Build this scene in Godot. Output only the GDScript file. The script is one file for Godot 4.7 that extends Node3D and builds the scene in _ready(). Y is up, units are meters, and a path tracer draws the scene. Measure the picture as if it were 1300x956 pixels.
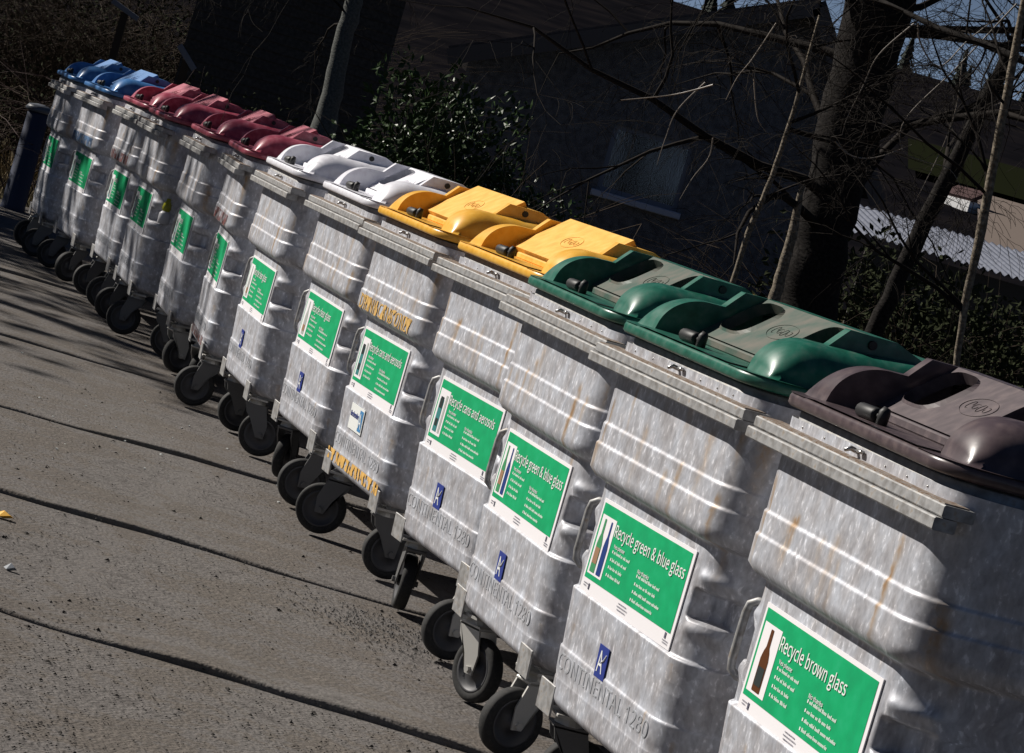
extends Node3D

const FOCAL := 3805.4        # focal length in photo pixels
const ROLL := 0.2815
const PITCH := 0.0606
const EYE := 1.6475
const HW := 0.5565           # half length of a bin's lifting rail
var rng := RandomNumberGenerator.new()
var M := {}
var taken := {}
var sun_to := Vector3.ZERO

# ------------------------------------------------------------------ helpers
func ray(px: float, py: float) -> Vector3:
	var a := px - 650.0
	var b := py - 433.0
	var u := (a * cos(ROLL) + b * sin(ROLL)) / FOCAL
	var v := (-a * sin(ROLL) + b * cos(ROLL)) / FOCAL
	return Vector3(0, -sin(PITCH), -cos(PITCH)) + Vector3.RIGHT * u - Vector3(0, cos(PITCH), -sin(PITCH)) * v

func at(px: float, py: float, dist: float) -> Vector3:
	var d := ray(px, py)
	return Vector3(0, EYE, 0) + d * (dist / -d.z)

func lin(r: float, g: float, b: float) -> Color:
	return Color(r, g, b).linear_to_srgb()

func numbered(called: String) -> String:
	if not taken.has(called):
		taken[called] = 0
		return called
	taken[called] += 1
	return "%s_%03d" % [called, taken[called]]

func new_st() -> SurfaceTool:
	var st := SurfaceTool.new()
	st.begin(Mesh.PRIMITIVE_TRIANGLES)
	return st

func part(called: String, mesh: Mesh, mat: Material, parent: Node) -> MeshInstance3D:
	var o := MeshInstance3D.new()
	o.name = called
	o.mesh = mesh
	if mat:
		o.material_override = mat
	parent.add_child(o, true)
	return o

func fin(st: SurfaceTool, flat := false) -> ArrayMesh:
	if not flat:
		st.index()
		st.generate_normals()
		return st.commit()
	var arr := st.commit_to_arrays()
	var v: PackedVector3Array = arr[Mesh.ARRAY_VERTEX]
	var n := PackedVector3Array()
	n.resize(v.size())
	for i in range(0, v.size() - 2, 3):
		var f := (v[i + 2] - v[i]).cross(v[i + 1] - v[i]).normalized()
		n[i] = f
		n[i + 1] = f
		n[i + 2] = f
	arr[Mesh.ARRAY_NORMAL] = n
	var m := ArrayMesh.new()
	m.add_surface_from_arrays(Mesh.PRIMITIVE_TRIANGLES, arr)
	return m

func thing(called: String, label: String, category: String, pos := Vector3.ZERO, group := "") -> Node3D:
	var o := Node3D.new()
	o.name = numbered(called)
	add_child(o)
	o.position = pos
	tag(o, label, category, group)
	return o

func tag(o: Node, label: String, category: String, group := "", kind := "") -> void:
	o.set_meta("label", label)
	o.set_meta("category", category)
	if group != "":
		o.set_meta("group", group)
	if kind != "":
		o.set_meta("kind", kind)

func tri(st: SurfaceTool, a: Vector3, b: Vector3, c: Vector3) -> void:
	st.add_vertex(a); st.add_vertex(b); st.add_vertex(c)

func quad(st: SurfaceTool, a: Vector3, b: Vector3, c: Vector3, d: Vector3) -> void:
	tri(st, a, b, c); tri(st, a, c, d)

# box with chamfered edges along its length (x), given centre, size and a basis
func box(st: SurfaceTool, c: Vector3, s: Vector3, bas := Basis.IDENTITY, ch := 0.0) -> void:
	var h := s * 0.5
	var k: float = min(ch, min(h.y, h.z) * 0.8)
	var prof: Array
	if k > 0.0:
		prof = [Vector2(h.y, h.z - k), Vector2(h.y - k, h.z), Vector2(-h.y + k, h.z), Vector2(-h.y, h.z - k), Vector2(-h.y, -h.z + k), Vector2(-h.y + k, -h.z), Vector2(h.y - k, -h.z), Vector2(h.y, -h.z + k)]
	else:
		prof = [Vector2(h.y, h.z), Vector2(-h.y, h.z), Vector2(-h.y, -h.z), Vector2(h.y, -h.z)]
	var n := prof.size()
	for i in n:
		var p: Vector2 = prof[i]
		var q: Vector2 = prof[(i + 1) % n]
		quad(st, c + bas * Vector3(-h.x, p.x, p.y), c + bas * Vector3(h.x, p.x, p.y), c + bas * Vector3(h.x, q.x, q.y), c + bas * Vector3(-h.x, q.x, q.y))
	for s2 in [-1.0, 1.0]:
		for i in range(1, n - 1):
			var a: Vector2 = prof[0]
			var b: Vector2 = prof[i]
			var d: Vector2 = prof[i + 1]
			var va := c + bas * Vector3(h.x * s2, a.x, a.y)
			var vb := c + bas * Vector3(h.x * s2, b.x, b.y)
			var vd := c + bas * Vector3(h.x * s2, d.x, d.y)
			if s2 > 0:
				tri(st, va, vd, vb)
			else:
				tri(st, va, vb, vd)

func box_mesh(s: Vector3, ch := 0.0, c := Vector3.ZERO, bas := Basis.IDENTITY) -> ArrayMesh:
	var st := new_st()
	box(st, c, s, bas, ch)
	return fin(st, true)

func tube(st: SurfaceTool, path: Array, radii: Array, sides := 6, caps := true) -> void:
	var n := path.size()
	var rings := []
	var up := Vector3.UP
	for i in n:
		var d: Vector3 = (path[min(i + 1, n - 1)] - path[max(i - 1, 0)])
		d = d.normalized() if d.length() > 1e-9 else Vector3.UP
		var ref := up if abs(d.dot(up)) < 0.95 else Vector3.RIGHT
		var x := d.cross(ref).normalized()
		if i > 0:
			var px: Vector3 = rings[i - 1][1]
			px = (px - d * px.dot(d))
			if px.length() > 0.1:
				x = px.normalized()
		rings.append([d, x])
	var pts := []
	for i in n:
		var d: Vector3 = rings[i][0]
		var x: Vector3 = rings[i][1]
		var y := d.cross(x)
		var ring := PackedVector3Array()
		for k in sides:
			var a := TAU * k / sides
			ring.append(path[i] + (x * cos(a) + y * sin(a)) * radii[i])
		pts.append(ring)
	for i in n - 1:
		for k in sides:
			var k2 := (k + 1) % sides
			quad(st, pts[i][k], pts[i + 1][k], pts[i + 1][k2], pts[i][k2])
	if caps:
		for k in range(1, sides - 1):
			tri(st, pts[0][0], pts[0][k], pts[0][k + 1])
			tri(st, pts[n - 1][0], pts[n - 1][k + 1], pts[n - 1][k])

# surface of revolution about the local x axis: profile of (x, r)
func lathe_x(st: SurfaceTool, prof: Array, sides := 32, c := Vector3.ZERO) -> void:
	for i in prof.size() - 1:
		var p: Vector2 = prof[i]
		var q: Vector2 = prof[i + 1]
		for k in sides:
			var a := TAU * k / sides
			var b := TAU * (k + 1) / sides
			var v0 := c + Vector3(p.x, cos(a) * p.y, sin(a) * p.y)
			var v1 := c + Vector3(q.x, cos(a) * q.y, sin(a) * q.y)
			var v2 := c + Vector3(q.x, cos(b) * q.y, sin(b) * q.y)
			var v3 := c + Vector3(p.x, cos(b) * p.y, sin(b) * p.y)
			if p.y > 1e-5 and q.y > 1e-5:
				quad(st, v0, v1, v2, v3)
			elif p.y > 1e-5:
				tri(st, v0, v1, v3)
			else:
				tri(st, v0, v1, v2)

func mat(col: Color, rough := 0.7, metal := 0.0) -> StandardMaterial3D:
	var m := StandardMaterial3D.new()
	m.albedo_color = col
	m.roughness = rough
	m.metallic = metal
	return m

func ntex(seed_: int, freq: float, cols: Array, octaves := 4, size := 512, typ := FastNoiseLite.TYPE_SIMPLEX_SMOOTH) -> NoiseTexture2D:
	var n := FastNoiseLite.new()
	n.seed = seed_
	n.frequency = freq
	n.noise_type = typ
	n.fractal_octaves = octaves
	var t := NoiseTexture2D.new()
	t.width = size
	t.height = size
	t.seamless = true
	t.noise = n
	var g := Gradient.new()
	var off := PackedFloat32Array()
	var cc := PackedColorArray()
	for c in cols:
		off.append(c[0])
		cc.append(c[1])
	g.offsets = off
	g.colors = cc
	t.color_ramp = g
	return t

func bump(seed_: int, freq: float, strength: float, size := 512, typ := FastNoiseLite.TYPE_SIMPLEX_SMOOTH) -> NoiseTexture2D:
	var n := FastNoiseLite.new()
	n.seed = seed_
	n.frequency = freq
	n.noise_type = typ
	n.fractal_octaves = 4
	var t := NoiseTexture2D.new()
	t.width = size
	t.height = size
	t.seamless = true
	t.noise = n
	t.as_normal_map = true
	t.bump_strength = strength
	return t

func trip(m: StandardMaterial3D, scale: float) -> StandardMaterial3D:
	m.uv1_triplanar = true
	m.uv1_world_triplanar = true
	m.uv1_scale = Vector3.ONE * scale
	return m

func text_mesh(txt: String, width: float, height: float, bold := false, depth := 0.0012) -> TextMesh:
	var f := SystemFont.new()
	f.font_names = PackedStringArray(["Droid Sans"])
	if bold:
		f.font_weight = 700
	var t := TextMesh.new()
	t.font = f
	t.font_size = 48
	t.text = txt
	t.depth = depth
	t.pixel_size = 0.001
	t.curve_step = 2.0
	return t

# place a TextMesh so that it fills a rectangle (left, baseline box) on a plane facing +z
func put_text(called: String, txt: String, x0: float, y0: float, w: float, h: float, z: float, m: Material, parent: Node, slant := 0.0, depth := 0.0012) -> MeshInstance3D:
	var t := text_mesh(txt, w, h, false, depth)
	var bb := t.get_aabb()
	var o := part(called, t, m, parent)
	var sx: float = w / max(bb.size.x, 1e-4)
	var sy: float = h / max(bb.size.y, 1e-4)
	o.transform = Transform3D(Basis(Vector3(sx, 0, 0), Vector3(slant * sy, sy, 0), Vector3(0, 0, 1)), Vector3(x0 - bb.position.x * sx - slant * sy * bb.position.y, y0 - bb.position.y * sy, z))
	return o

# ------------------------------------------------------------------ galvanised steel
func zinc_image(seed_: int) -> Image:
	var W := 768
	var cell := FastNoiseLite.new()
	cell.seed = seed_
	cell.noise_type = FastNoiseLite.TYPE_CELLULAR
	cell.cellular_return_type = FastNoiseLite.RETURN_CELL_VALUE
	cell.cellular_jitter = 1.0
	cell.frequency = 0.085
	var soft := FastNoiseLite.new()
	soft.seed = seed_ + 7
	soft.frequency = 0.016
	soft.fractal_octaves = 4
	var fine := FastNoiseLite.new()
	fine.seed = seed_ + 13
	fine.frequency = 0.09
	fine.fractal_octaves = 3
	var a := cell.get_image(W, W * 3 / 5)
	a.resize(W, W, Image.INTERPOLATE_NEAREST)
	var b := soft.get_image(W, W * 3 / 4)
	b.resize(W, W, Image.INTERPOLATE_CUBIC)
	var c := fine.get_image(W, W * 5 / 9)
	c.resize(W, W, Image.INTERPOLATE_CUBIC)
	var da := a.get_data()
	var db := b.get_data()
	var dc := c.get_data()
	var r := RandomNumberGenerator.new()
	r.seed = seed_ * 31 + 5
	# rust runs: x, top (m), bottom (m), width, strength
	var runs := []
	for i in 11:
		runs.append([r.randf_range(0.05, 1.1), r.randf_range(0.98, 1.2), r.randf_range(0.12, 0.3), r.randf_range(0.008, 0.022), r.randf_range(0.2, 0.6)])
	for i in 5:
		runs.append([r.randf_range(0.05, 1.1), r.randf_range(0.32, 0.6), r.randf_range(0.05, 0.12), r.randf_range(0.004, 0.012), r.randf_range(0.1, 0.35)])
	var rust := PackedFloat32Array()
	rust.resize(W * W)
	for q in runs:
		var x0 := int((q[0] - 0.05) / 1.25 * W)
		var x1 := int((q[0] + 0.05) / 1.25 * W)
		var y0 := int((1.0 - q[1] / 1.25) * W)
		var y1 := int((1.0 - (q[1] - q[2]) / 1.25) * W)
		for y in range(max(y0, 0), min(y1, W)):
			var t := float(y - y0) / float(y1 - y0)
			var env := smoothstep(0.0, 0.12, t) * (1.0 - t)
			for x in range(max(x0, 0), min(x1, W)):
				var i := y * W + x
				var dx: float = (x * 1.25 / W - q[0]) + (dc[i] / 255.0 - 0.5) * 0.012 + (db[i] / 255.0 - 0.5) * 0.006
				var k: float = exp(-dx * dx / (q[3] * q[3])) * env * q[4] * (0.4 + 1.2 * dc[i] / 255.0)
				rust[i] = min(rust[i] + k, 1.0)
	var out := PackedByteArray()
	out.resize(W * W * 3)
	for i in W * W:
		var v := 0.705 + (da[i] / 255.0 - 0.5) * 0.15 + (db[i] / 255.0 - 0.5) * 0.17 + (dc[i] / 255.0 - 0.5) * 0.11 + (0.10 * smoothstep(0.62, 0.75, dc[i] / 255.0) if da[i] > 150 else 0.0)
		var bl := (db[i] / 255.0 - 0.5) * 0.03
		var k: float = clamp(rust[i], 0.0, 0.8)
		out[i * 3] = int(clamp(lerp(v - bl, 0.58, k), 0.0, 1.0) * 255)
		out[i * 3 + 1] = int(clamp(lerp(v + 0.004, 0.43, k), 0.0, 1.0) * 255)
		out[i * 3 + 2] = int(clamp(lerp(v + 0.028 + bl, 0.27, k), 0.0, 1.0) * 255)
	return Image.create_from_data(W, W, false, Image.FORMAT_RGB8, out)

func ground_image() -> Image:
	var W := 1024
	var big := FastNoiseLite.new()
	big.seed = 61
	big.frequency = 0.004
	big.fractal_octaves = 5
	var mid := FastNoiseLite.new()
	mid.seed = 64
	mid.frequency = 0.03
	mid.fractal_octaves = 4
	var grit := FastNoiseLite.new()
	grit.seed = 65
	grit.frequency = 0.35
	grit.fractal_octaves = 2
	var da := big.get_seamless_image(W, W).get_data()
	var db := mid.get_seamless_image(W, W).get_data()
	var dc := grit.get_seamless_image(W, W).get_data()
	var out := PackedByteArray()
	out.resize(W * W * 3)
	for i in W * W:
		var a := da[i] / 255.0
		var b := db[i] / 255.0
		var c := dc[i] / 255.0
		var v := 0.435 + (a - 0.5) * 0.10 + (b - 0.5) * 0.16 + (c - 0.5) * 0.11
		# patches of trodden brown dirt
		var k := smoothstep(0.44, 0.66, a + (b - 0.5) * 0.9 + (c - 0.5) * 0.4) * 0.62
		# dark specks of grit
		var g := smoothstep(0.74, 0.82, c) * smoothstep(0.35, 0.7, b)
		v *= 1.0 - 0.55 * g
		out[i * 3] = int(clamp(lerp(v + 0.010, v * 0.76, k), 0.0, 1.0) * 255)
		out[i * 3 + 1] = int(clamp(lerp(v - 0.006, v * 0.70, k), 0.0, 1.0) * 255)
		out[i * 3 + 2] = int(clamp(lerp(v - 0.016, v * 0.64, k), 0.0, 1.0) * 255)
	return Image.create_from_data(W, W, false, Image.FORMAT_RGB8, out)

func setup_materials() -> void:
	var nm := bump(5, 0.03, 2.2)
	for i in 4:
		var m := mat(Color.WHITE, 0.55, 0.35)
		m.albedo_texture = ImageTexture.create_from_image(zinc_image(11 + i * 17))
		m.normal_enabled = true
		m.normal_texture = nm
		m.normal_scale = 0.1
		M["zinc%d" % i] = m
	var zr := mat(Color(1, 1, 1), 0.55, 0.4)
	zr.albedo_texture = ntex(3, 0.02, [[0.0, Color(0.44, 0.42, 0.40)], [0.45, Color(0.60, 0.60, 0.60)], [0.7, Color(0.68, 0.68, 0.68)], [1.0, Color(0.60, 0.52, 0.43)]])
	M.rail = trip(zr, 2.2)
	var ledge := mat(Color.WHITE, 0.9)
	ledge.albedo_texture = ntex(8, 0.03, [[0.0, Color(0.34, 0.25, 0.18)], [0.4, Color(0.46, 0.38, 0.31)], [0.7, Color(0.55, 0.53, 0.51)]])
	M.ledge = trip(ledge, 3.0)
	var pm := mat(Color.WHITE, 0.55, 0.35)
	pm.albedo_texture = ntex(31, 0.03, [[0.1, Color(0.60, 0.61, 0.63)], [0.9, Color(0.76, 0.77, 0.79)]])
	M.press = trip(pm, 1.5)
	M.bolt = mat(lin(0.55, 0.55, 0.55), 0.3, 0.8)
	M.black = mat(lin(0.012, 0.012, 0.013), 0.55)
	M.rubber = trip(mat(Color.WHITE, 0.8), 4.0)
	M.rubber.albedo_texture = ntex(21, 0.03, [[0.0, Color(0.10, 0.10, 0.10)], [0.6, Color(0.15, 0.15, 0.15)], [1.0, Color(0.27, 0.25, 0.23)]])
	M.rim = mat(lin(0.06, 0.06, 0.065), 0.5, 0.2)
	M.fork = mat(lin(0.13, 0.13, 0.13), 0.5, 0.2)
	M.fork_bright = mat(lin(0.5, 0.49, 0.46), 0.45, 0.35)
	M.paper = mat(lin(0.80, 0.78, 0.80), 0.6)
	M.green_print = mat(lin(0.004, 0.36, 0.13), 0.65)
	M.green_print.albedo_color = Color.WHITE
	M.green_print.albedo_texture = ntex(33, 0.01, [[0.1, Color(0.05, 0.58, 0.37)], [0.5, Color(0.05, 0.63, 0.40)], [0.9, Color(0.14, 0.66, 0.45)]], 6)
	trip(M.green_print, 2.0)
	M.white_print = mat(lin(0.78, 0.80, 0.78), 0.5)
	M.grey_print = mat(lin(0.12, 0.12, 0.16), 0.5)
	M.council_blue = mat(lin(0.03, 0.05, 0.25), 0.4)
	M.council_blue2 = mat(lin(0.07, 0.24, 0.48), 0.4)
	M.glass_green = mat(lin(0.06, 0.28, 0.12), 0.4)
	M.glass_brown = mat(lin(0.10, 0.035, 0.012), 0.4)
	M.glass_blue = mat(lin(0.02, 0.05, 0.2), 0.4)
	M.glass_clear = mat(lin(0.42, 0.45, 0.42), 0.4)
	for k in ["paper", "green_print", "white_print", "grey_print", "council_blue", "council_blue2", "glass_green", "glass_brown", "glass_blue", "glass_clear"]:
		M[k].metallic_specular = 0.25
	M.label_tan = mat(lin(0.32, 0.18, 0.10), 0.5)
	M.can_teal = mat(lin(0.04, 0.22, 0.22), 0.4)
	M.can_dark = mat(lin(0.02, 0.03, 0.03), 0.4)
	# lids: faded plastic, patches of grime
	var tones := {
		"blue": [Color(0.20, 0.40, 0.62), Color(0.25, 0.46, 0.69), Color(0.36, 0.53, 0.71)],
		"red": [Color(0.55, 0.20, 0.27), Color(0.65, 0.29, 0.36), Color(0.72, 0.44, 0.49)],
		"white": [Color(0.84, 0.83, 0.86), Color(0.91, 0.91, 0.94), Color(0.94, 0.94, 0.96)],
		"yellow": [Color(0.86, 0.63, 0.20), Color(0.92, 0.69, 0.25), Color(0.93, 0.74, 0.36)],
		"green": [Color(0.09, 0.32, 0.26), Color(0.13, 0.40, 0.33), Color(0.31, 0.45, 0.40)],
		"brown": [Color(0.25, 0.21, 0.225), Color(0.31, 0.265, 0.28), Color(0.40, 0.35, 0.35)]}
	var k := 0
	var lid_nm := bump(77, 0.05, 1.0)
	for t in tones:
		k += 1
		var m := mat(Color.WHITE, 0.36 if t != "brown" else 0.33)
		m.albedo_texture = ntex(40 + k, 0.012, [[0.15, tones[t][0]], [0.5, tones[t][1]], [0.82, tones[t][2]]], 7, 1024)
		m.normal_enabled = true
		m.normal_texture = lid_nm
		m.normal_scale = 0.12
		trip(m, 1.6)
		M["lid_" + t] = m
		var w := m.duplicate()
		w.roughness = 0.6
		if t == "green":
			w.albedo_texture = ntex(90, 0.016, [[0.2, Color(0.15, 0.29, 0.24)], [0.5, Color(0.32, 0.34, 0.30)], [0.9, Color(0.40, 0.38, 0.34)]], 5)
		M["panel_" + t] = w
	# ground
	var gm := mat(Color.WHITE, 0.9)
	gm.metallic_specular = 0.25
	gm.albedo_texture = ImageTexture.create_from_image(ground_image())
	gm.normal_enabled = true
	gm.normal_texture = bump(62, 0.12, 4.0, 1024)
	gm.normal_scale = 0.5
	M.mat_top = trip(gm, 0.4)
	var earth := mat(Color.WHITE, 0.95)
	earth.albedo_texture = ntex(63, 0.02, [[0.1, Color(0.13, 0.12, 0.09)], [0.5, Color(0.22, 0.20, 0.15)], [0.9, Color(0.30, 0.28, 0.19)]], 5)
	M.earth = trip(earth, 0.4)
	M.crumb = mat(lin(0.022, 0.018, 0.015), 0.95)
	M.gravel = mat(lin(0.12, 0.115, 0.11), 0.95)
	# plants
	var bark := mat(Color.WHITE, 0.9)
	bark.albedo_texture = ntex(71, 0.03, [[0.1, Color(0.08, 0.075, 0.07)], [0.5, Color(0.14, 0.13, 0.125)], [0.9, Color(0.21, 0.20, 0.19)]], 5)
	bark.normal_enabled = true
	bark.normal_texture = bump(72, 0.04, 4.0)
	M.bark = trip(bark, 2.5)
	var pale := bark.duplicate()
	pale.albedo_texture = ntex(73, 0.03, [[0.1, Color(0.24, 0.21, 0.17)], [0.5, Color(0.44, 0.40, 0.34)], [0.9, Color(0.60, 0.56, 0.50)]], 4)
	M.pale_bark = pale
	var gb := bark.duplicate()
	gb.albedo_texture = ntex(74, 0.03, [[0.1, Color(0.20, 0.21, 0.20)], [0.5, Color(0.29, 0.30, 0.29)], [0.9, Color(0.38, 0.39, 0.37)]], 4)
	M.grey_bark = gb
	M.twig = mat(lin(0.016, 0.013, 0.011), 0.8)
	M.twig.metallic_specular = 0.2
	M.whip = mat(lin(0.22, 0.19, 0.16), 0.5)
	M.stem = mat(lin(0.055, 0.042, 0.032), 0.85)
	M.stem_red = mat(lin(0.06, 0.03, 0.025), 0.8)
	M.dry = mat(lin(0.26, 0.20, 0.11), 0.9)
	M.bark.metallic_specular = 0.2
	M.stem.metallic_specular = 0.2
	M.earth.metallic_specular = 0.1
	M.leaf = mat(lin(0.028, 0.052, 0.016), 0.38)
	M.leaf.metallic_specular = 0.28
	M.leaf2 = mat(lin(0.030, 0.036, 0.018), 0.85)
	M.leaf2.metallic_specular = 0.15
	M.conifer = mat(lin(0.012, 0.02, 0.013), 0.9)

# ------------------------------------------------------------------ bin body
func sm(a: float, b: float, x: float) -> float:
	return smoothstep(a, b, x)

func bell(x: float, c: float, w: float) -> float:
	var d := (x - c) / w
	return exp(-d * d)

# depth of the front face behind the rail plane
func face_depth(y: float) -> float:
	var d := 0.0525
	d -= 0.0042 * sm(1.034, 1.026, y)
	d -= 0.0042 * sm(0.979, 0.971, y)
	d = lerp(d, 0.0885, sm(0.899, 0.874, y))
	d = lerp(d, 0.079, sm(0.597, 0.588, y))
	d += 0.020 * clamp((0.588 - y) / 0.30, 0.0, 1.0)
	d -= 0.004 * sm(0.437, 0.428, y)
	d += 0.003 * bell(y, 0.512, 0.004) + 0.0025 * bell(y, 0.355, 0.004)
	d += 0.018 * pow(clamp((0.300 - y) / 0.025, 0.0, 1.0), 2.0)
	return d

func body_mesh() -> ArrayMesh:
	var ys := []
	var y := 1.25
	while y > 0.275:
		ys.append(y)
		var fine := (y < 1.055 and y > 0.945) or (y < 0.905 and y > 0.58) or (y < 0.52 and y > 0.275 and (absf(y - 0.512) < 0.02 or absf(y - 0.43) < 0.02 or absf(y - 0.355) < 0.015 or y < 0.31))
		y -= 0.0033 if fine else 0.018
	ys.append(0.275)
	# perimeter: 0 front, 1 right-front corner, 2 right, 3 right-back corner, 4 back, 5 left-back corner, 6 left, 7 left-front corner
	var counts := [70, 22, 14, 6, 6, 6, 14, 22]
	var cols := []
	for s in 8:
		for i in counts[s]:
			cols.append([s, float(i) / counts[s]])
	# two extra columns for the upright groove beside the poster
	var st := new_st()
	var nc := cols.size()
	var grid := []
	for j in ys.size():
		var yy: float = ys[j]
		var tap: float = clamp((1.25 - yy) / 0.97, 0.0, 1.0)
		var fd := face_depth(yy)
		var hw := 0.528 - 0.052 * tap - (fd - 0.05) * 0.75
		var back := 0.46 - 0.05 * tap
		var fz := 0.5 - fd
		var r := 0.105
		var row := []
		var per := 0.0
		for k in nc:
			var s: int = cols[k][0]
			var t: float = cols[k][1]
			var p := Vector3.ZERO
			var n := Vector3.ZERO
			match s:
				0:
					p = Vector3(lerp(-hw + r, hw - r, t), yy, fz); n = Vector3(0, 0, 1)
				1:
					var a := t * PI / 2
					n = Vector3(sin(a), 0, cos(a)); p = Vector3(hw - r, yy, fz - r) + n * r
				2:
					p = Vector3(hw, yy, lerp(fz - r, -back + r, t)); n = Vector3(1, 0, 0)
				3:
					var a := t * PI / 2
					n = Vector3(cos(a), 0, -sin(a)); p = Vector3(hw - r, yy, -back + r) + n * r
				4:
					p = Vector3(lerp(hw - r, -hw + r, t), yy, -back); n = Vector3(0, 0, -1)
				5:
					var a := t * PI / 2
					n = Vector3(-sin(a), 0, -cos(a)); p = Vector3(-hw + r, yy, -back + r) + n * r
				6:
					p = Vector3(-hw, yy, lerp(-back + r, fz - r, t)); n = Vector3(-1, 0, 0)
				7:
					var a := t * PI / 2
					n = Vector3(-cos(a), 0, sin(a)); p = Vector3(-hw + r, yy, fz - r) + n * r
			# hand pockets pressed into the two front corners
			var w := 0.0
			if s == 1:
				w = sm(0.10, 0.26, t) * (1.0 - sm(0.78, 0.96, t))
			elif s == 7:
				w = sm(0.10, 0.26, 1.0 - t) * (1.0 - sm(0.78, 0.96, 1.0 - t))
			var o := 0.009 * bell(yy, 0.797, 0.018) + 0.010 * bell(yy, 0.668, 0.020)
			o -= 0.055 * sm(0.688, 0.698, yy) * (1.0 - sm(0.755, 0.770, yy))
			p += n * o * w
			# groove down the left edge of the sign panel
			if s == 0 and yy < 0.862 and yy > 0.598:
				p -= n * 0.007 * bell(p.x, 0.2 - HW, 0.007)
			row.append(p)
		# texture coordinate along the perimeter, zero at the left end of the front
		var us := []
		for k in nc:
			var pp: Vector3 = row[k]
			if cols[k][0] == 0:
				us.append((pp.x + HW) / 1.25)
			else:
				us.append(us[k - 1] + (pp - row[k - 1]).length() / 1.25)
		us.append(us[nc - 1] + (row[0] - row[nc - 1]).length() / 1.25)
		grid.append([row, us])
	for j in ys.size() - 1:
		for k in nc:
			var k2 := (k + 1) % nc
			var v0: float = 1.0 - ys[j] / 1.25
			var v1: float = 1.0 - ys[j + 1] / 1.25
			var u0: float = grid[j][1][k]
			var u1: float = grid[j][1][k + 1]
			var a: Vector3 = grid[j][0][k]
			var b: Vector3 = grid[j][0][k2]
			var c: Vector3 = grid[j + 1][0][k2]
			var d: Vector3 = grid[j + 1][0][k]
			for q in [[a, u0, v0], [b, u1, v0], [c, u1, v1], [a, u0, v0], [c, u1, v1], [d, u0, v1]]:
				st.set_uv(Vector2(q[1], q[2]))
				st.add_vertex(q[0])
	# floor of the tub
	var last: Array = grid[ys.size() - 1][0]
	var cen := Vector3(0, 0.272, 0)
	for k in nc:
		for q in [last[k], last[(k + 1) % nc], cen]:
			st.set_uv(Vector2(q.x, q.z))
			st.add_vertex(q)
	st.set_smooth_group(0)
	st.index()
	st.generate_normals()
	st.generate_tangents()
	return st.commit()

# outline of a rounded rectangle, clockwise from the left end of the front
func outline(hw: float, zf: float, zb: float, r: float, seg := 8) -> Array:
	var out := []
	var cs := [[hw - r, zf - r, PI / 2, 0.0], [hw - r, zb + r, 0.0, -PI / 2], [-hw + r, zb + r, -PI / 2, -PI], [-hw + r, zf - r, PI, PI / 2]]
	for c in cs:
		for i in seg + 1:
			var a: float = lerp(c[2], c[3], float(i) / seg)
			out.append(Vector2(c[0] + cos(a) * r, c[1] + sin(a) * r))
	return out

func loft(st: SurfaceTool, rings: Array, ys: Array) -> void:
	for j in rings.size() - 1:
		var a: Array = rings[j]
		var b: Array = rings[j + 1]
		for k in a.size():
			var k2 := (k + 1) % a.size()
			quad(st, Vector3(a[k].x, ys[j], a[k].y), Vector3(a[k2].x, ys[j], a[k2].y), Vector3(b[k2].x, ys[j + 1], b[k2].y), Vector3(b[k].x, ys[j + 1], b[k].y))

# ------------------------------------------------------------------ lid
const LHW := 0.515
const LZF := 0.478
const LZB := -0.47
const CX := 0.335
const BX := 0.368

func dome(dep: float) -> float:
	var y := 1.302
	if dep > 0.078:
		var t: float = clamp((dep - 0.078) / 0.13, 0.0, 1.0)
		y = 1.302 + 0.106 * sqrt(1.0 - (1.0 - t) * (1.0 - t))
		y += 0.018 * sm(0.2, 0.6, dep)
	if dep > 0.72:
		var t2: float = clamp((dep - 0.72) / 0.2, 0.0, 1.0)
		y = 1.302 + (y - 1.302) * sqrt(max(0.0, 1.0 - t2 * t2))
	return y

func lid_h(x: float, dep: float, region: int, xmax: float) -> float:
	var ax: float = abs(x)
	var d := dome(dep)
	if region == 2:
		var e := xmax - ax
		var t: float = clamp((e - 0.022) / 0.105, 0.0, 1.0)
		return 1.302 + (d - 1.302) * sqrt(1.0 - (1.0 - t) * (1.0 - t))
	var blk := 1.459
	if region == 1:
		if dep < 0.25:
			return d
		var up: float = lerp(d, blk, clamp((dep - 0.25) / 0.045, 0.0, 1.0))
		return lerp(up, d, clamp((dep - 0.425) / 0.10, 0.0, 1.0))
	if dep < 0.28:
		return 1.306
	return lerp(blk, d, clamp((dep - 0.425) / 0.10, 0.0, 1.0))

func lid_xmax(dep: float) -> float:
	var z := 0.5 - dep
	var r := 0.12
	if z > LZF - r:
		var q := (z - (LZF - r)) / r
		return LHW - r + r * sqrt(max(0.0, 1.0 - q * q))
	if z < LZB + r:
		var q := ((LZB + r) - z) / r
		return LHW - r + r * sqrt(max(0.0, 1.0 - q * q))
	return LHW

# triangles with given normals, wound to agree with them
func nquad(st: SurfaceTool, v: Array, n: Array) -> void:
	for w in [[0, 1, 2], [0, 2, 3]]:
		var a: Vector3 = v[w[0]]
		var b: Vector3 = v[w[1]]
		var c: Vector3 = v[w[2]]
		var m: Vector3 = n[w[0]] + n[w[1]] + n[w[2]]
		var o: Array = w
		if (c - a).cross(b - a).dot(m) < 0.0:
			o = [w[0], w[2], w[1]]
		for i in o:
			st.set_normal(n[i])
			st.add_vertex(v[i])

func lid_quad(st: SurfaceTool, q: Array, region: int) -> void:
	var v := []
	var n := []
	for e in q:
		var vn := lid_vertex(e[0], e[1], region)
		v.append(vn[0])
		n.append(vn[1])
	nquad(st, v, n)

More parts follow.
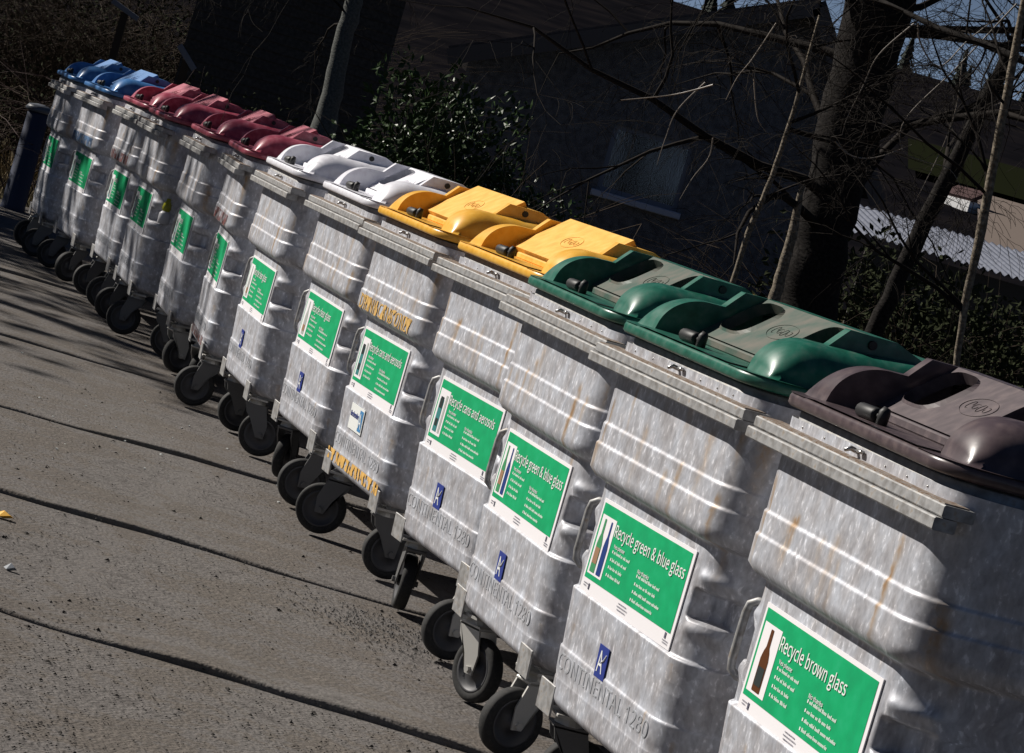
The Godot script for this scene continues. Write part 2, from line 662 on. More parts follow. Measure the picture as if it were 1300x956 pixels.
func lid_vertex(x: float, dep: float, region: int) -> Array:
	var xm := lid_xmax(dep)
	var e := 0.003
	var hx := lid_h(x + e, dep, region, xm) - lid_h(x - e, dep, region, xm)
	var hz := lid_h(x, dep - e, region, lid_xmax(dep - e)) - lid_h(x, dep + e, region, lid_xmax(dep + e))
	return [Vector3(x, lid_h(x, dep, region, xm), 0.5 - dep), Vector3(-hx / (2 * e), 1.0, -hz / (2 * e)).normalized()]

func lid_mesh() -> ArrayMesh:
	var st := new_st()
	var deps := []
	var d := 0.0222
	while d < 0.9698:
		deps.append(d)
		d += 0.006 if d < 0.6 or d > 0.85 else 0.02
	for f in [0.2, 0.36, 0.25, 0.295, 0.425, 0.525]:
		deps.append(f)
	deps.append(0.9698)
	deps.sort()
	for i in deps.size() - 1:
		var d0: float = deps[i]
		var d1: float = deps[i + 1]
		if d1 - d0 < 1e-5:
			continue
		# outer humps
		for s in [-1.0, 1.0]:
			var n := 18
			for k in n:
				var t0 := sin(PI / 2 * k / n)
				var t1 := sin(PI / 2 * (k + 1) / n)
				var q := [[t0, d0], [t1, d0], [t1, d1], [t0, d1]]
				var qq := []
				for e in q:
					qq.append([s * lerp(BX, lid_xmax(e[1]), e[0]), e[1]])
				lid_quad(st, qq, 2)
			# narrow strip beside the recess, with the raised block
			lid_quad(st, [[s * CX, d0], [s * BX, d0], [s * BX, d1], [s * CX, d1]], 1)
			# inner wall of the recess and outer cheek of the block
			for wall in [[CX, 0, 1, -s], [BX, 2, 1, s]]:
				var xx: float = s * wall[0]
				var a0 := lid_h(xx, d0, wall[1], lid_xmax(d0))
				var a1 := lid_h(xx, d1, wall[1], lid_xmax(d1))
				if wall[1] == 0 and d0 >= 0.1999 and d0 < 0.3599:
					a0 = 1.29
					a1 = 1.29
				var b0 := lid_h(xx, d0, 1, lid_xmax(d0))
				var b1 := lid_h(xx, d1, 1, lid_xmax(d1))
				if b0 - a0 < 1e-4 and b1 - a1 < 1e-4:
					continue
				var wn := Vector3(wall[3], 0, 0)
				var v := [Vector3(xx, a0, 0.5 - d0), Vector3(xx, b0, 0.5 - d0), Vector3(xx, b1, 0.5 - d1), Vector3(xx, a1, 0.5 - d1)]
				nquad(st, v, [wn, wn, wn, wn])
		# floor of the recess and back of the block
		if d0 < 0.1999 or d0 >= 0.3599:
			var n2 := 8
			for k in n2:
				var x0: float = lerp(-CX, CX, float(k) / n2)
				var x1: float = lerp(-CX, CX, float(k + 1) / n2)
				lid_quad(st, [[x0, d0], [x1, d0], [x1, d1], [x0, d1]], 0)
	var shell := st.commit()
	var st2 := new_st()
	var offs := [[-0.010, 1.3022], [-0.003, 1.300], [0.0, 1.293], [0.0, 1.278], [-0.006, 1.272], [-0.03, 1.2715]]
	var rings := []
	var ys := []
	for o in offs:
		rings.append(outline(LHW + o[0], LZF + o[0], LZB - o[0], 0.12 + o[0], 10))
		ys.append(o[1])
	loft(st2, rings, ys)
	st2.index()
	st2.generate_normals()
	return st2.commit(shell)

# slanted panel in the recess, either plain or with two deposit slots
func panel_mesh(holes: bool) -> ArrayMesh:
	var st := new_st()
	var p0 := Vector3(0, 1.328, 0.5 - 0.197)
	var p1 := Vector3(0, 1.459, 0.5 - 0.361)
	var up := p1 - p0
	var nrm := Vector3(0, -up.z, up.y).normalized()
	if nrm.y < 0:
		nrm = -nrm
	var L := up.length()
	var dv := up / L
	var w := CX - 0.0005
	if not holes:
		# thick flap standing proud, rounded lower corners
		var pts := []
		var rr := 0.035
		var b := -0.005
		for i in 7:
			var a := PI + PI / 2 * i / 6.0
			pts.append(Vector2(-w + 0.012 + rr + cos(a) * rr, b + rr + sin(a) * rr))
		for i in 7:
			var a := -PI / 2 + PI / 2 * i / 6.0
			pts.append(Vector2(w - 0.012 - rr + cos(a) * rr, b + rr + sin(a) * rr))
		pts.append(Vector2(w - 0.012, L + 0.012))
		pts.append(Vector2(-w + 0.012, L + 0.012))
		var c := Vector2(0, L * 0.5)
		var off := 0.018
		for i in pts.size():
			var q: Vector2 = pts[i]
			var q2: Vector2 = pts[(i + 1) % pts.size()]
			var a3 := p0 + Vector3(q.x, 0, 0) + dv * q.y
			var b3 := p0 + Vector3(q2.x, 0, 0) + dv * q2.y
			var c3 := p0 + Vector3(c.x, 0, 0) + dv * c.y
			tri(st, a3 + nrm * off, c3 + nrm * off, b3 + nrm * off)
			quad(st, a3 + nrm * off, b3 + nrm * off, b3 - nrm * 0.02, a3 - nrm * 0.02)
		return fin(st, true)
	for s in [-1.0, 1.0]:
		# half panel as a ring between its edge and a rounded slot
		var cx: float = s * 0.226
		var cy := L * 0.56
		var hx := 0.086
		var hy := L * 0.36
		var n := 40
		var inner := []
		var outer := []
		for i in n:
			var a := TAU * i / n
			var ca := cos(a)
			var sa := sin(a)
			var k := pow(pow(absf(ca), 3.5) + pow(absf(sa), 3.5), -1.0 / 3.5)
			inner.append(Vector2(cx + hx * ca * k, cy + hy * sa * k))
			var xl := 0.0 if s > 0 else -w
			var xr := w if s > 0 else 0.0
			var tx: float = (xr - cx) / ca if ca > 1e-6 else ((xl - cx) / ca if ca < -1e-6 else 1e9)
			var ty: float = (L - cy) / sa if sa > 1e-6 else ((0.0 - cy) / sa if sa < -1e-6 else 1e9)
			var t: float = min(tx, ty)
			outer.append(Vector2(cx + ca * t, cy + sa * t))
		# make sure the four corners are reached
		for cn in [Vector2(0.0 if s > 0 else -w, 0), Vector2(w if s > 0 else 0.0, 0), Vector2(w if s > 0 else 0.0, L), Vector2(0.0 if s > 0 else -w, L)]:
			var best := 0
			for i in n:
				if outer[i].distance_to(cn) < outer[best].distance_to(cn):
					best = i
			outer[best] = cn
		for i in n:
			var j := (i + 1) % n
			var q := [inner[i], inner[j], outer[j], outer[i]]
			var v := []
			for e in q:
				v.append(p0 + Vector3(e.x, 0, 0) + dv * e.y)
			var rim0: Vector3 = v[0] + nrm * 0.006
			var rim1: Vector3 = v[1] + nrm * 0.006
			var m0: Vector3 = v[0].lerp(v[3], 0.12)
			var m1: Vector3 = v[1].lerp(v[2], 0.12)
			quad(st, m0, v[3], v[2], m1)
			quad(st, rim0, m0, m1, rim1)
			quad(st, rim0, rim1, rim1 - nrm * 0.03, rim0 - nrm * 0.03)
	return fin(st, true)

func emblem_mesh(holes: bool) -> ArrayMesh:
	var st := new_st()
	var p0 := Vector3(0, 1.328, 0.5 - 0.197)
	var p1 := Vector3(0, 1.459, 0.5 - 0.361)
	var dv := (p1 - p0).normalized()
	var nrm := Vector3(0, -dv.z, dv.y)
	if nrm.y < 0:
		nrm = -nrm
	var off := 0.001 if holes else 0.019
	var c := p0 + dv * 0.11 + nrm * off
	var path := []
	var rad := []
	for i in 29:
		var a := TAU * i / 28
		path.append(c + Vector3(cos(a) * 0.075, 0, 0) + dv * sin(a) * 0.036)
		rad.append(0.0009)
	tube(st, path, rad, 5, false)
	# three letter-like loops inside the oval
	for k in 4:
		path = []
		rad = []
		var ox := -0.042 + k * 0.028
		for i in 11:
			var a := TAU * i / 10 * 0.85 + k
			path.append(c + Vector3(ox + cos(a) * 0.010, 0, 0) + dv * (sin(a) * (0.016 if k % 2 == 0 else 0.011)))
			rad.append(0.0008)
		tube(st, path, rad, 4, false)
	return fin(st)

# ------------------------------------------------------------------ caster
var wheel_tyre: ArrayMesh
var wheel_rim: ArrayMesh
var fork_mesh: ArrayMesh
var head_mesh: ArrayMesh

func caster_meshes() -> void:
	var st := new_st()
	lathe_x(st, [Vector2(-0.021, 0.072), Vector2(-0.024, 0.080), Vector2(-0.022, 0.094), Vector2(-0.014, 0.0995), Vector2(0.0, 0.1005), Vector2(0.014, 0.0995), Vector2(0.022, 0.094), Vector2(0.024, 0.080), Vector2(0.021, 0.072)], 40)
	wheel_tyre = fin(st)
	st = new_st()
	lathe_x(st, [Vector2(-0.026, 0.0), Vector2(-0.026, 0.018), Vector2(-0.012, 0.022), Vector2(-0.009, 0.055), Vector2(-0.020, 0.064), Vector2(-0.0215, 0.0725), Vector2(0.0215, 0.0725), Vector2(0.020, 0.064), Vector2(0.009, 0.055), Vector2(0.012, 0.022), Vector2(0.026, 0.018), Vector2(0.026, 0.0)], 40)
	wheel_rim = fin(st)
	# fork: two tapering cheeks, a crown and an axle bolt; pivot at origin top, wheel trails in -z
	st = new_st()
	for s in [-1.0, 1.0]:
		var x: float = s * 0.033
		var pr := [Vector2(0.225, 0.045), Vector2(0.225, -0.050), Vector2(0.150, -0.075), Vector2(0.085, -0.070), Vector2(0.085, -0.035), Vector2(0.14, -0.012), Vector2(0.19, 0.035)]
		for i in pr.size():
			var p: Vector2 = pr[i]
			var q: Vector2 = pr[(i + 1) % pr.size()]
			quad(st, Vector3(x - 0.003, p.x, p.y), Vector3(x + 0.003, p.x, p.y), Vector3(x + 0.003, q.x, q.y), Vector3(x - 0.003, q.x, q.y))
		for k in [-0.003, 0.003]:
			for i in range(1, pr.size() - 1):
				tri(st, Vector3(x + k, pr[0].x, pr[0].y), Vector3(x + k, pr[i].x, pr[i].y), Vector3(x + k, pr[i + 1].x, pr[i + 1].y))
		tube(st, [Vector3(x, 0.1, -0.052), Vector3(x + s * 0.014, 0.1, -0.052)], [0.011, 0.011], 6)
	box(st, Vector3(0, 0.226, -0.002), Vector3(0.072, 0.012, 0.10), Basis.IDENTITY, 0.004)
	fork_mesh = fin(st, true)
	st = new_st()
	tube(st, [Vector3(0, 0.231, 0), Vector3(0, 0.252, 0)], [0.042, 0.036], 14)
	box(st, Vector3(0, 0.2565, 0), Vector3(0.115, 0.009, 0.10), Basis.IDENTITY, 0.002)
	head_mesh = fin(st, true)

func add_caster(b: Node3D, x: float, z: float, swivel: float, fork_m: Material) -> void:
	var c := Node3D.new()
	c.name = "caster"
	b.add_child(c, true)
	c.position = Vector3(x, 0.0, z)
	c.rotation.y = swivel
	var off := Vector3(0, 0.1006, -0.052)
	var t := part("tyre", wheel_tyre, M.rubber, c)
	t.position = off
	var r := part("wheel_rim", wheel_rim, M.rim, c)
	r.position = off
	part("fork", fork_mesh, fork_m, c)
	part("swivel_head", head_mesh, M.fork_bright, c)

# ------------------------------------------------------------------ poster
func bottle(st: SurfaceTool, x: float, y0: float, h: float, w: float, z: float) -> void:
	# flat printed silhouette
	var pr := [[0.0, 0.46], [0.02, 0.5], [0.52, 0.5], [0.64, 0.36], [0.72, 0.2], [0.98, 0.17], [1.0, 0.15]]
	for i in pr.size() - 1:
		var a: Array = pr[i]
		var b: Array = pr[i + 1]
		quad(st, Vector3(x - w * b[1], y0 + h * b[0], z), Vector3(x + w * b[1], y0 + h * b[0], z), Vector3(x + w * a[1], y0 + h * a[0], z), Vector3(x - w * a[1], y0 + h * a[0], z))

func flat_rect(st: SurfaceTool, x0: float, x1: float, y0: float, y1: float, z: float) -> void:
	quad(st, Vector3(x0, y1, z), Vector3(x1, y1, z), Vector3(x1, y0, z), Vector3(x0, y0, z))

func sheet(x0: float, x1: float, y0: float, y1: float, z: float) -> ArrayMesh:
	var st := new_st()
	flat_rect(st, x0, x1, y0, y1, z)
	return fin(st, true)

var small_print: ArrayMesh
var footer_print: ArrayMesh

func print_meshes() -> void:
	# rows of small print: words too small to read, as ink marks
	var r := RandomNumberGenerator.new()
	r.seed = 404
	var st := new_st()
	for col in [[0.375, 0.725, 4, 0.12], [0.585, 0.705, 4, 0.2]]:
		for row in col[2]:
			var y: float = col[1] - 0.0025 - row * 0.0205
			var x: float = col[0]
			flat_rect(st, x, x + 0.006, y, y + 0.0075, 0)
			x += 0.013
			var end: float = col[0] + col[3] * r.randf_range(0.65, 1.0)
			while x < end:
				var w := r.randf_range(0.012, 0.035)
				var c := x
				while c < x + w:
					flat_rect(st, c, c + 0.0028, y, y + (0.0058 if r.randf() < 0.7 else 0.0085), 0)
					c += 0.0047
				x += w + 0.006
	small_print = fin(st, true)
	st = new_st()
	for q in [[0.235, 0.022, 0.607], [0.235, 0.03, 0.6135], [0.515, 0.055, 0.6165], [0.510, 0.075, 0.6085], [0.515, 0.06, 0.6005], [0.865, 0.035, 0.5985], [0.862, 0.04, 0.6045]]:
		var x: float = q[0]
		while x < q[0] + q[1]:
			var w := r.randf_range(0.002, 0.005)
			flat_rect(st, x, x + w, q[2], q[2] + 0.0032, 0)
			x += w + 0.0018
	flat_rect(st, 0.272, 0.281, 0.603, 0.619, 0)
	flat_rect(st, 0.868, 0.878, 0.611, 0.626, 0)
	footer_print = fin(st, true)

func add_poster(b: Node3D, kind: String) -> void:
	var z := 0.5 - 0.0885 + 0.004
	var root := Node3D.new()
	root.name = "poster"
	b.add_child(root, true)
	root.position = Vector3(-HW, 0, z)
	root.rotation.z = rng.randf_range(-0.008, 0.008)
	part("sheet", box_mesh(Vector3(0.705, 0.252, 0.003), 0.0, Vector3(0.5635, 0.715, -0.001)), M.paper, root)
	part("green_field", sheet(0.2235, 0.8996, 0.628, 0.831, 0.0014), M.green_print, root)
	part("picture_box", sheet(0.236, 0.347, 0.642, 0.802, 0.0022), M.paper, root)
	var t := 0.0030
	var st := new_st()
	var st2 := new_st()
	match kind:
		"brown":
			bottle(st, 0.292, 0.648, 0.145, 0.05, t)
			part("bottle_picture", fin(st, true), M.glass_brown, root)
			flat_rect(st2, 0.272, 0.312, 0.662, 0.705, t + 0.0006)
			part("bottle_label", fin(st2, true), M.can_dark, root)
		"green":
			bottle(st, 0.268, 0.648, 0.145, 0.038, t)
			part("bottle_picture", fin(st, true), M.glass_green, root)
			bottle(st2, 0.318, 0.648, 0.145, 0.034, t)
			part("bottle_picture", fin(st2, true), M.glass_blue, root)
			st = new_st()
			flat_rect(st, 0.251, 0.285, 0.672, 0.715, t + 0.0006)
			part("bottle_label", fin(st, true), M.label_tan, root)
		"clear":
			bottle(st, 0.292, 0.648, 0.145, 0.05, t)
			part("bottle_picture", fin(st, true), M.glass_clear, root)
			flat_rect(st2, 0.272, 0.312, 0.662, 0.69, t + 0.0006)
			part("bottle_label", fin(st2, true), M.label_tan, root)
		_:
			flat_rect(st, 0.255, 0.298, 0.652, 0.766, t)
			part("can_picture", fin(st, true), M.can_teal, root)
			flat_rect(st2, 0.260, 0.293, 0.735, 0.775, t + 0.0006)
			flat_rect(st2, 0.262, 0.291, 0.672, 0.698, t + 0.0006)
			part("can_label", fin(st2, true), M.can_dark, root)
			st = new_st()
			flat_rect(st, 0.312, 0.332, 0.652, 0.785, t)
			part("aerosol_picture", fin(st, true), M.glass_clear, root)
	var title := {"brown": "Recycle brown glass", "green": "Recycle green & blue glass", "clear": "Recycle clear glass", "cans": "Recycle cans and aerosols", "far": "Recycle"}
	var txt: String = title[kind]
	var w := {"brown": 0.405, "green": 0.53, "clear": 0.375, "cans": 0.505, "far": 0.15}
	put_text("title_lettering", txt, 0.356, 0.752, w[kind], 0.044, 0.0026, M.white_print, root)
	put_text("heading_lettering", "Yes please", 0.376, 0.733, 0.083, 0.0135, 0.0026, M.white_print, root)
	put_text("heading_lettering", "No thanks", 0.585, 0.713, 0.083, 0.0105, 0.0026, M.white_print, root)
	var sp := part("small_print", small_print, M.white_print, root)
	sp.set_meta("kind", "stuff")
	sp.position.z = 0.0026
	var fp := part("footer_print", footer_print, M.grey_print, root)
	fp.set_meta("kind", "stuff")
	fp.position.z = 0.0022

func add_sticker(b: Node3D, wide: bool) -> void:
	var y := 0.465
	var z := 0.5 - face_depth(y) + 0.004
	var root := Node3D.new()
	root.name = "council_sticker"
	b.add_child(root, true)
	root.position = Vector3(0.515 - HW, y, z)
	root.rotation.x = 0.066
	if wide:
		part("sheet", box_mesh(Vector3(0.21, 0.098, 0.002), 0.0, Vector3(-0.055, 0.04, 0)), M.white_print, root)
		part("square", sheet(-0.012, 0.042, 0.0, 0.08, 0.0018), M.council_blue2, root)
		put_text("letter_mark", "A", -0.006, 0.012, 0.042, 0.056, 0.0026, M.white_print, root, -0.12, 0.001)
		put_text("name_lettering", "Aberdeenshire", -0.150, 0.040, 0.13, 0.022, 0.0022, M.council_blue, root, 0.0, 0.001)
		return
	part("square", box_mesh(Vector3(0.075, 0.084, 0.002)), M.council_blue, root)
	put_text("letter_mark", "A", -0.026, -0.028, 0.042, 0.056, 0.0016, M.white_print, root, -0.12, 0.001)
	var st := new_st()
	tube(st, [Vector3(-0.004, -0.002, 0.002), Vector3(0.016, 0.008, 0.002), Vector3(0.029, 0.024, 0.002)], [0.0022, 0.003, 0.0018], 4)
	part("letter_tail", fin(st), M.white_print, root)

func paint_mat(col: Color, seed_: int, keep: float) -> StandardMaterial3D:
	# worn paint: flakes of colour with bare metal between
	var W := 256
	var n := FastNoiseLite.new()
	n.seed = seed_
	n.frequency = 0.05
	n.fractal_octaves = 4
	var a := n.get_image(W, W * 3 / 5)
	a.resize(W, W, Image.INTERPOLATE_CUBIC)
	a.convert(Image.FORMAT_L8)
	var d := a.get_data()
	var out := PackedByteArray()
	out.resize(W * W * 4)
	for i in W * W:
		var v := d[i] / 255.0
		out[i * 4] = int(clamp(col.r + (v - 0.5) * 0.25, 0, 1) * 255)
		out[i * 4 + 1] = int(clamp(col.g + (v - 0.5) * 0.25, 0, 1) * 255)
		out[i * 4 + 2] = int(clamp(col.b + (v - 0.5) * 0.2, 0, 1) * 255)
		out[i * 4 + 3] = 255 if v > keep else 0
	var m := mat(Color.WHITE, 0.7)
	m.albedo_texture = ImageTexture.create_from_image(Image.create_from_data(W, W, false, Image.FORMAT_RGBA8, out))
	m.transparency = BaseMaterial3D.TRANSPARENCY_ALPHA_SCISSOR
	m.alpha_scissor_threshold = 0.5
	return m

func paint_band(b: Node3D, called: String, y0: float, y1: float, x0: float, x1: float, m: Material) -> void:
	var st := new_st()
	var n := 6
	for i in n:
		var a: float = lerp(y0, y1, float(i) / n)
		var c: float = lerp(y0, y1, float(i + 1) / n)
		var za := 0.5 - face_depth(a) + 0.003
		var zc := 0.5 - face_depth(c) + 0.003
		var q := [[x0, c, zc], [x1, c, zc], [x1, a, za], [x0, c, zc], [x1, a, za], [x0, a, za]]
		for e in q:
			st.set_uv(Vector2(e[0] * 1.6, e[1] * 1.6))
			st.add_vertex(Vector3(e[0] - HW, e[1], e[2]))
	part(called, fin(st), m, b)

# ------------------------------------------------------------------ the bin
var body_shape: ArrayMesh
var collar_shape: ArrayMesh
var lid_shape: ArrayMesh
var panel_plain: ArrayMesh
var panel_holes: ArrayMesh
var emblem_plain: ArrayMesh
var emblem_holes: ArrayMesh
var handle_shape: ArrayMesh

func make_shapes() -> void:
	body_shape = body_mesh()
	lid_shape = lid_mesh()
	panel_plain = panel_mesh(false)
	panel_holes = panel_mesh(true)
	emblem_plain = emblem_mesh(false)
	emblem_holes = emblem_mesh(true)
	caster_meshes()
	print_meshes()
	var st := new_st()
	var rings := []
	var ys := []
	for o in [[-0.02, 1.2695], [-0.004, 1.2695], [0.0, 1.266], [0.0, 1.227], [0.004, 1.2215], [0.004, 1.19], [-0.02, 1.188]]:
		rings.append(outline(0.505 + o[0], 0.447 + o[0], -0.468 - o[0], 0.13 + o[0], 10))
		ys.append(o[1])
	loft(st, rings, ys)
	collar_shape = fin(st)
	# lifting handle at a front corner
	st = new_st()
	var path := []
	var c0 := Vector3(-0.372, 0, 0.308)
	var dir := Vector3(-0.70, 0, 0.71).normalized()
	for q in [[0.09, 0.822], [0.118, 0.820], [0.136, 0.808], [0.140, 0.785], [0.140, 0.675], [0.136, 0.652], [0.118, 0.640], [0.09, 0.638]]:
		path.append(c0 + dir * q[0] + Vector3(0, q[1], 0))
	tube(st, path, [0.009, 0.010, 0.010, 0.010, 0.010, 0.010, 0.010, 0.009], 10)
	handle_shape = fin(st)

func make_bin(idx: int, colour: String, holes: bool, poster: String, zinc: String, swivels: Array) -> Node3D:
	var b := Node3D.new()
	b.name = numbered("recycling_bin")
	add_child(b)
	part("body", body_shape, M[zinc], b)
	part("collar", collar_shape, M.rail, b)
	# lifting rails across the front
	part("lifting_rail", box_mesh(Vector3(HW * 2, 0.0265, 0.05), 0.003, Vector3(0, 1.1832, 0.475)), M.rail, b)
	part("lifting_rail", box_mesh(Vector3(HW * 2, 0.0250, 0.07), 0.003, Vector3(0, 1.2105, 0.452)), M.rail, b)
	part("ledge", box_mesh(Vector3(HW * 2 - 0.02, 0.003, 0.055), 0.0, Vector3(0, 1.2246, 0.456)), M.ledge, b)
	# latch bolt and rivets on the collar
	var st := new_st()
	tube(st, [Vector3(-0.02, 1.238, 0.44), Vector3(-0.02, 1.243, 0.466), Vector3(-0.02, 1.236, 0.479)], [0.006, 0.006, 0.004], 8)
	box(st, Vector3(0.012, 1.243, 0.456), Vector3(0.022, 0.008, 0.012), Basis.IDENTITY, 0.002)
	part("latch_bolt", fin(st), M.bolt, b)
	for x in [-0.36, -0.22, 0.14, 0.26, 0.37]:
		st = new_st()
		tube(st, [Vector3(x, 1.236, 0.44), Vector3(x, 1.236, 0.4495)], [0.003, 0.0025], 8)
		part("rivet", fin(st), M.bolt, b)
	# lid
	var lid := part("lid", lid_shape, M["lid_" + colour], b)
	lid.position = Vector3(rng.randf_range(-0.006, 0.006), rng.randf_range(0.0, 0.003), rng.randf_range(-0.006, 0.004))
	lid.rotation.y = rng.randf_range(-0.008, 0.008)
	part("slot_panel" if holes else "flap", panel_holes if holes else panel_plain, M["panel_" + colour], lid)
	part("emblem", emblem_holes if holes else emblem_plain, M["panel_" + colour], lid)
	part("cross_bar", box_mesh(Vector3(0.46, 0.022, 0.018), 0.004, Vector3(0.03, 1.316, 0.327)), M["panel_" + colour], lid)
	for s in [-1.0, 1.0]:
		st = new_st()
		tube(st, [Vector3(s * BX, 1.437, 0.5 - 0.36), Vector3(s * (BX + 0.008), 1.437, 0.5 - 0.36)], [0.012, 0.011], 12)
		part("pivot", fin(st, true), M.black, lid)
	st = new_st()
	var lx := 0.0 + rng.randf_range(-0.02, 0.02)
	tube(st, [Vector3(lx - 0.085, 1.322, 0.437), Vector3(lx - 0.08, 1.322, 0.437), Vector3(lx - 0.005, 1.323, 0.432), Vector3(lx, 1.323, 0.432)], [0.012, 0.0165, 0.0165, 0.013], 12)
	tube(st, [Vector3(lx, 1.323, 0.432), Vector3(lx + 0.03, 1.324, 0.428)], [0.006, 0.006], 8)
	tube(st, [Vector3(lx + 0.022, 1.304, 0.428), Vector3(lx + 0.022, 1.335, 0.427), Vector3(lx + 0.022, 1.345, 0.424)], [0.013, 0.013, 0.008], 10)
	part("lid_lever", fin(st), M.black, lid)
	# corner handles
	part("handle", handle_shape, M.rail, b)
	# trunnion stubs on the sides
	for s in [-1.0, 1.0]:
		st = new_st()
		tube(st, [Vector3(s * 0.48, 1.08, -0.02), Vector3(s * 0.545, 1.08, -0.02), Vector3(s * 0.548, 1.08, -0.02)], [0.024, 0.024, 0.018], 12)
		part("lifting_stub", fin(st, true), M.rail, b)
	# underside frame and caster brackets
	part("underframe", box_mesh(Vector3(0.78, 0.02, 0.72), 0.0, Vector3(0, 0.2705, -0.01)), M.rail, b)
	for s in [-1.0, 1.0]:
		part("caster_bracket", box_mesh(Vector3(0.12, 0.085, 0.006), 0.002, Vector3(s * 0.395, 0.283, 0.4035), Basis(Vector3.RIGHT, 0.066)), M.rail, b)
		part("caster_bracket", box_mesh(Vector3(0.15, 0.085, 0.006), 0.002, Vector3(s * 0.375, 0.281, -0.41)), M.rail, b)
	for i in 4:
		add_caster(b, -0.355 if i % 2 == 0 else 0.355, 0.335 if i < 2 else -0.335, swivels[i], M.fork_bright if (idx == 10 or (idx + i) % 5 == 0) else M.fork)
	# pressed lettering low on the front
	var yb := 0.374
	var tx := put_text("pressed_lettering", "CONTINENTAL 1280", 0.20 - HW, yb, 0.72, 0.044, 0.5 - face_depth(0.376) - 0.0005, M.press, b, 0.0, 0.0065)
	tx.basis = Basis(Vector3.RIGHT, 0.066) * tx.basis
	add_poster(b, poster)
	return b

func build_bins() -> void:
	make_shapes()
	var spec := [
		[-3.144, -21.537, 74.28, "blue", false, "far", "galvanised bin with blue lid at the end of the row beside the dark post"],
		[-2.722, -20.318, 71.25, "blue", false, "far", "galvanised bin with blue lid standing next to a red-lidded bin"],
		[-2.265, -19.055, 73.45, "red", false, "far", "galvanised bin with dark red lid standing next to a blue-lidded bin"],
		[-1.920, -17.765, 75.01, "red", false, "far", "galvanised bin with dark red lid, second red one from the blue lids"],
		[-1.501, -16.498, 76.44, "red", false, "far", "galvanised bin with dark red lid, second red one from the white lids"],
		[-1.140, -15.201, 78.91, "red", false, "far", "galvanised bin with dark red lid standing next to a white-lidded bin"],
		[-0.798, -13.965, 75.33, "white", true, "clear", "galvanised bin with white lid standing next to a red-lidded bin"],
		[-0.402, -12.718, 73.29, "white", true, "clear", "galvanised bin with white lid standing next to a yellow-lidded bin"],
		[-0.059, -11.431, 72.44, "yellow", false, "cans", "galvanised bin with yellow lid and worn yellow paint lettering on its front"],
		[0.314, -10.146, 70.45, "yellow", false, "cans", "galvanised bin with yellow lid standing next to a green-lidded bin"],
		[0.564, -8.857, 74.14, "green", true, "green", "galvanised bin with green lid standing next to a yellow-lidded bin"],
		[0.856, -7.651, 71.96, "green", true, "green", "galvanised bin with green lid standing next to the brown-lidded bin"],
		[1.209, -6.472, 73.85, "brown", true, "brown", "galvanised bin with dark brown lid and brown glass poster"]]
	for i in spec.size():
		var s: Array = spec[i]
		var sw := []
		for k in 4:
			sw.append(rng.randf_range(-0.45, 0.45) + (PI if rng.randf() < 0.5 else 0.0))
		if i == 9:
			sw[0] = 1.35
		if i == 10:
			sw[0] = -1.15
		if i == 5 or i == 7:
			sw[0] = 1.0
		var b := make_bin(i, s[3], s[4], s[5], "zinc%d" % [[0, 2, 1, 3, 0, 2, 1, 3, 2, 0, 1, 3, 0][i]], sw)
		b.position = Vector3(s[0], 0.0, s[1])
		b.rotation.y = -deg_to_rad(s[2])
		tag(b, s[6], "recycling bin", "row of galvanised recycling bins")
		if i in [6, 7, 9, 10, 11]:
			add_sticker(b, false)
		elif i == 8:
			add_sticker(b, true)
	var bins := []
	for c in get_children():
		if c.name.begins_with("recycling_bin"):
			bins.append(c)
	# worn paint on some fronts
	var yel := paint_mat(Color(0.80, 0.62, 0.30), 3, 0.44)
	put_text("worn_lettering", "DRINK CANS ONLY", 0.17 - HW, 0.905, 0.80, 0.052, 0.5 - 0.044, mat(Color(0.76, 0.61, 0.33), 0.75), bins[8], 0.0, 0.004)
	paint_band(bins[8], "worn_paint", 0.903, 0.960, 0.15, 0.98, paint_mat(Color(0.74, 0.58, 0.30), 9, 0.57))
	paint_band(bins[8], "worn_paint", 0.300, 0.345, 0.14, 0.98, yel)
	paint_band(bins[5], "worn_paint", 0.903, 0.960, 0.18, 0.95, paint_mat(Color(0.42, 0.22, 0.22), 5, 0.52))
	paint_band(bins[5], "worn_paint", 0.300, 0.345, 0.16, 0.95, paint_mat(Color(0.42, 0.25, 0.24), 6, 0.5))
	paint_band(bins[2], "worn_paint", 0.903, 0.960, 0.18, 0.95, paint_mat(Color(0.42, 0.22, 0.22), 15, 0.55))
	paint_band(bins[1], "worn_paint", 0.900, 0.962, 0.16, 0.95, paint_mat(Color(0.22, 0.36, 0.52), 16, 0.46))

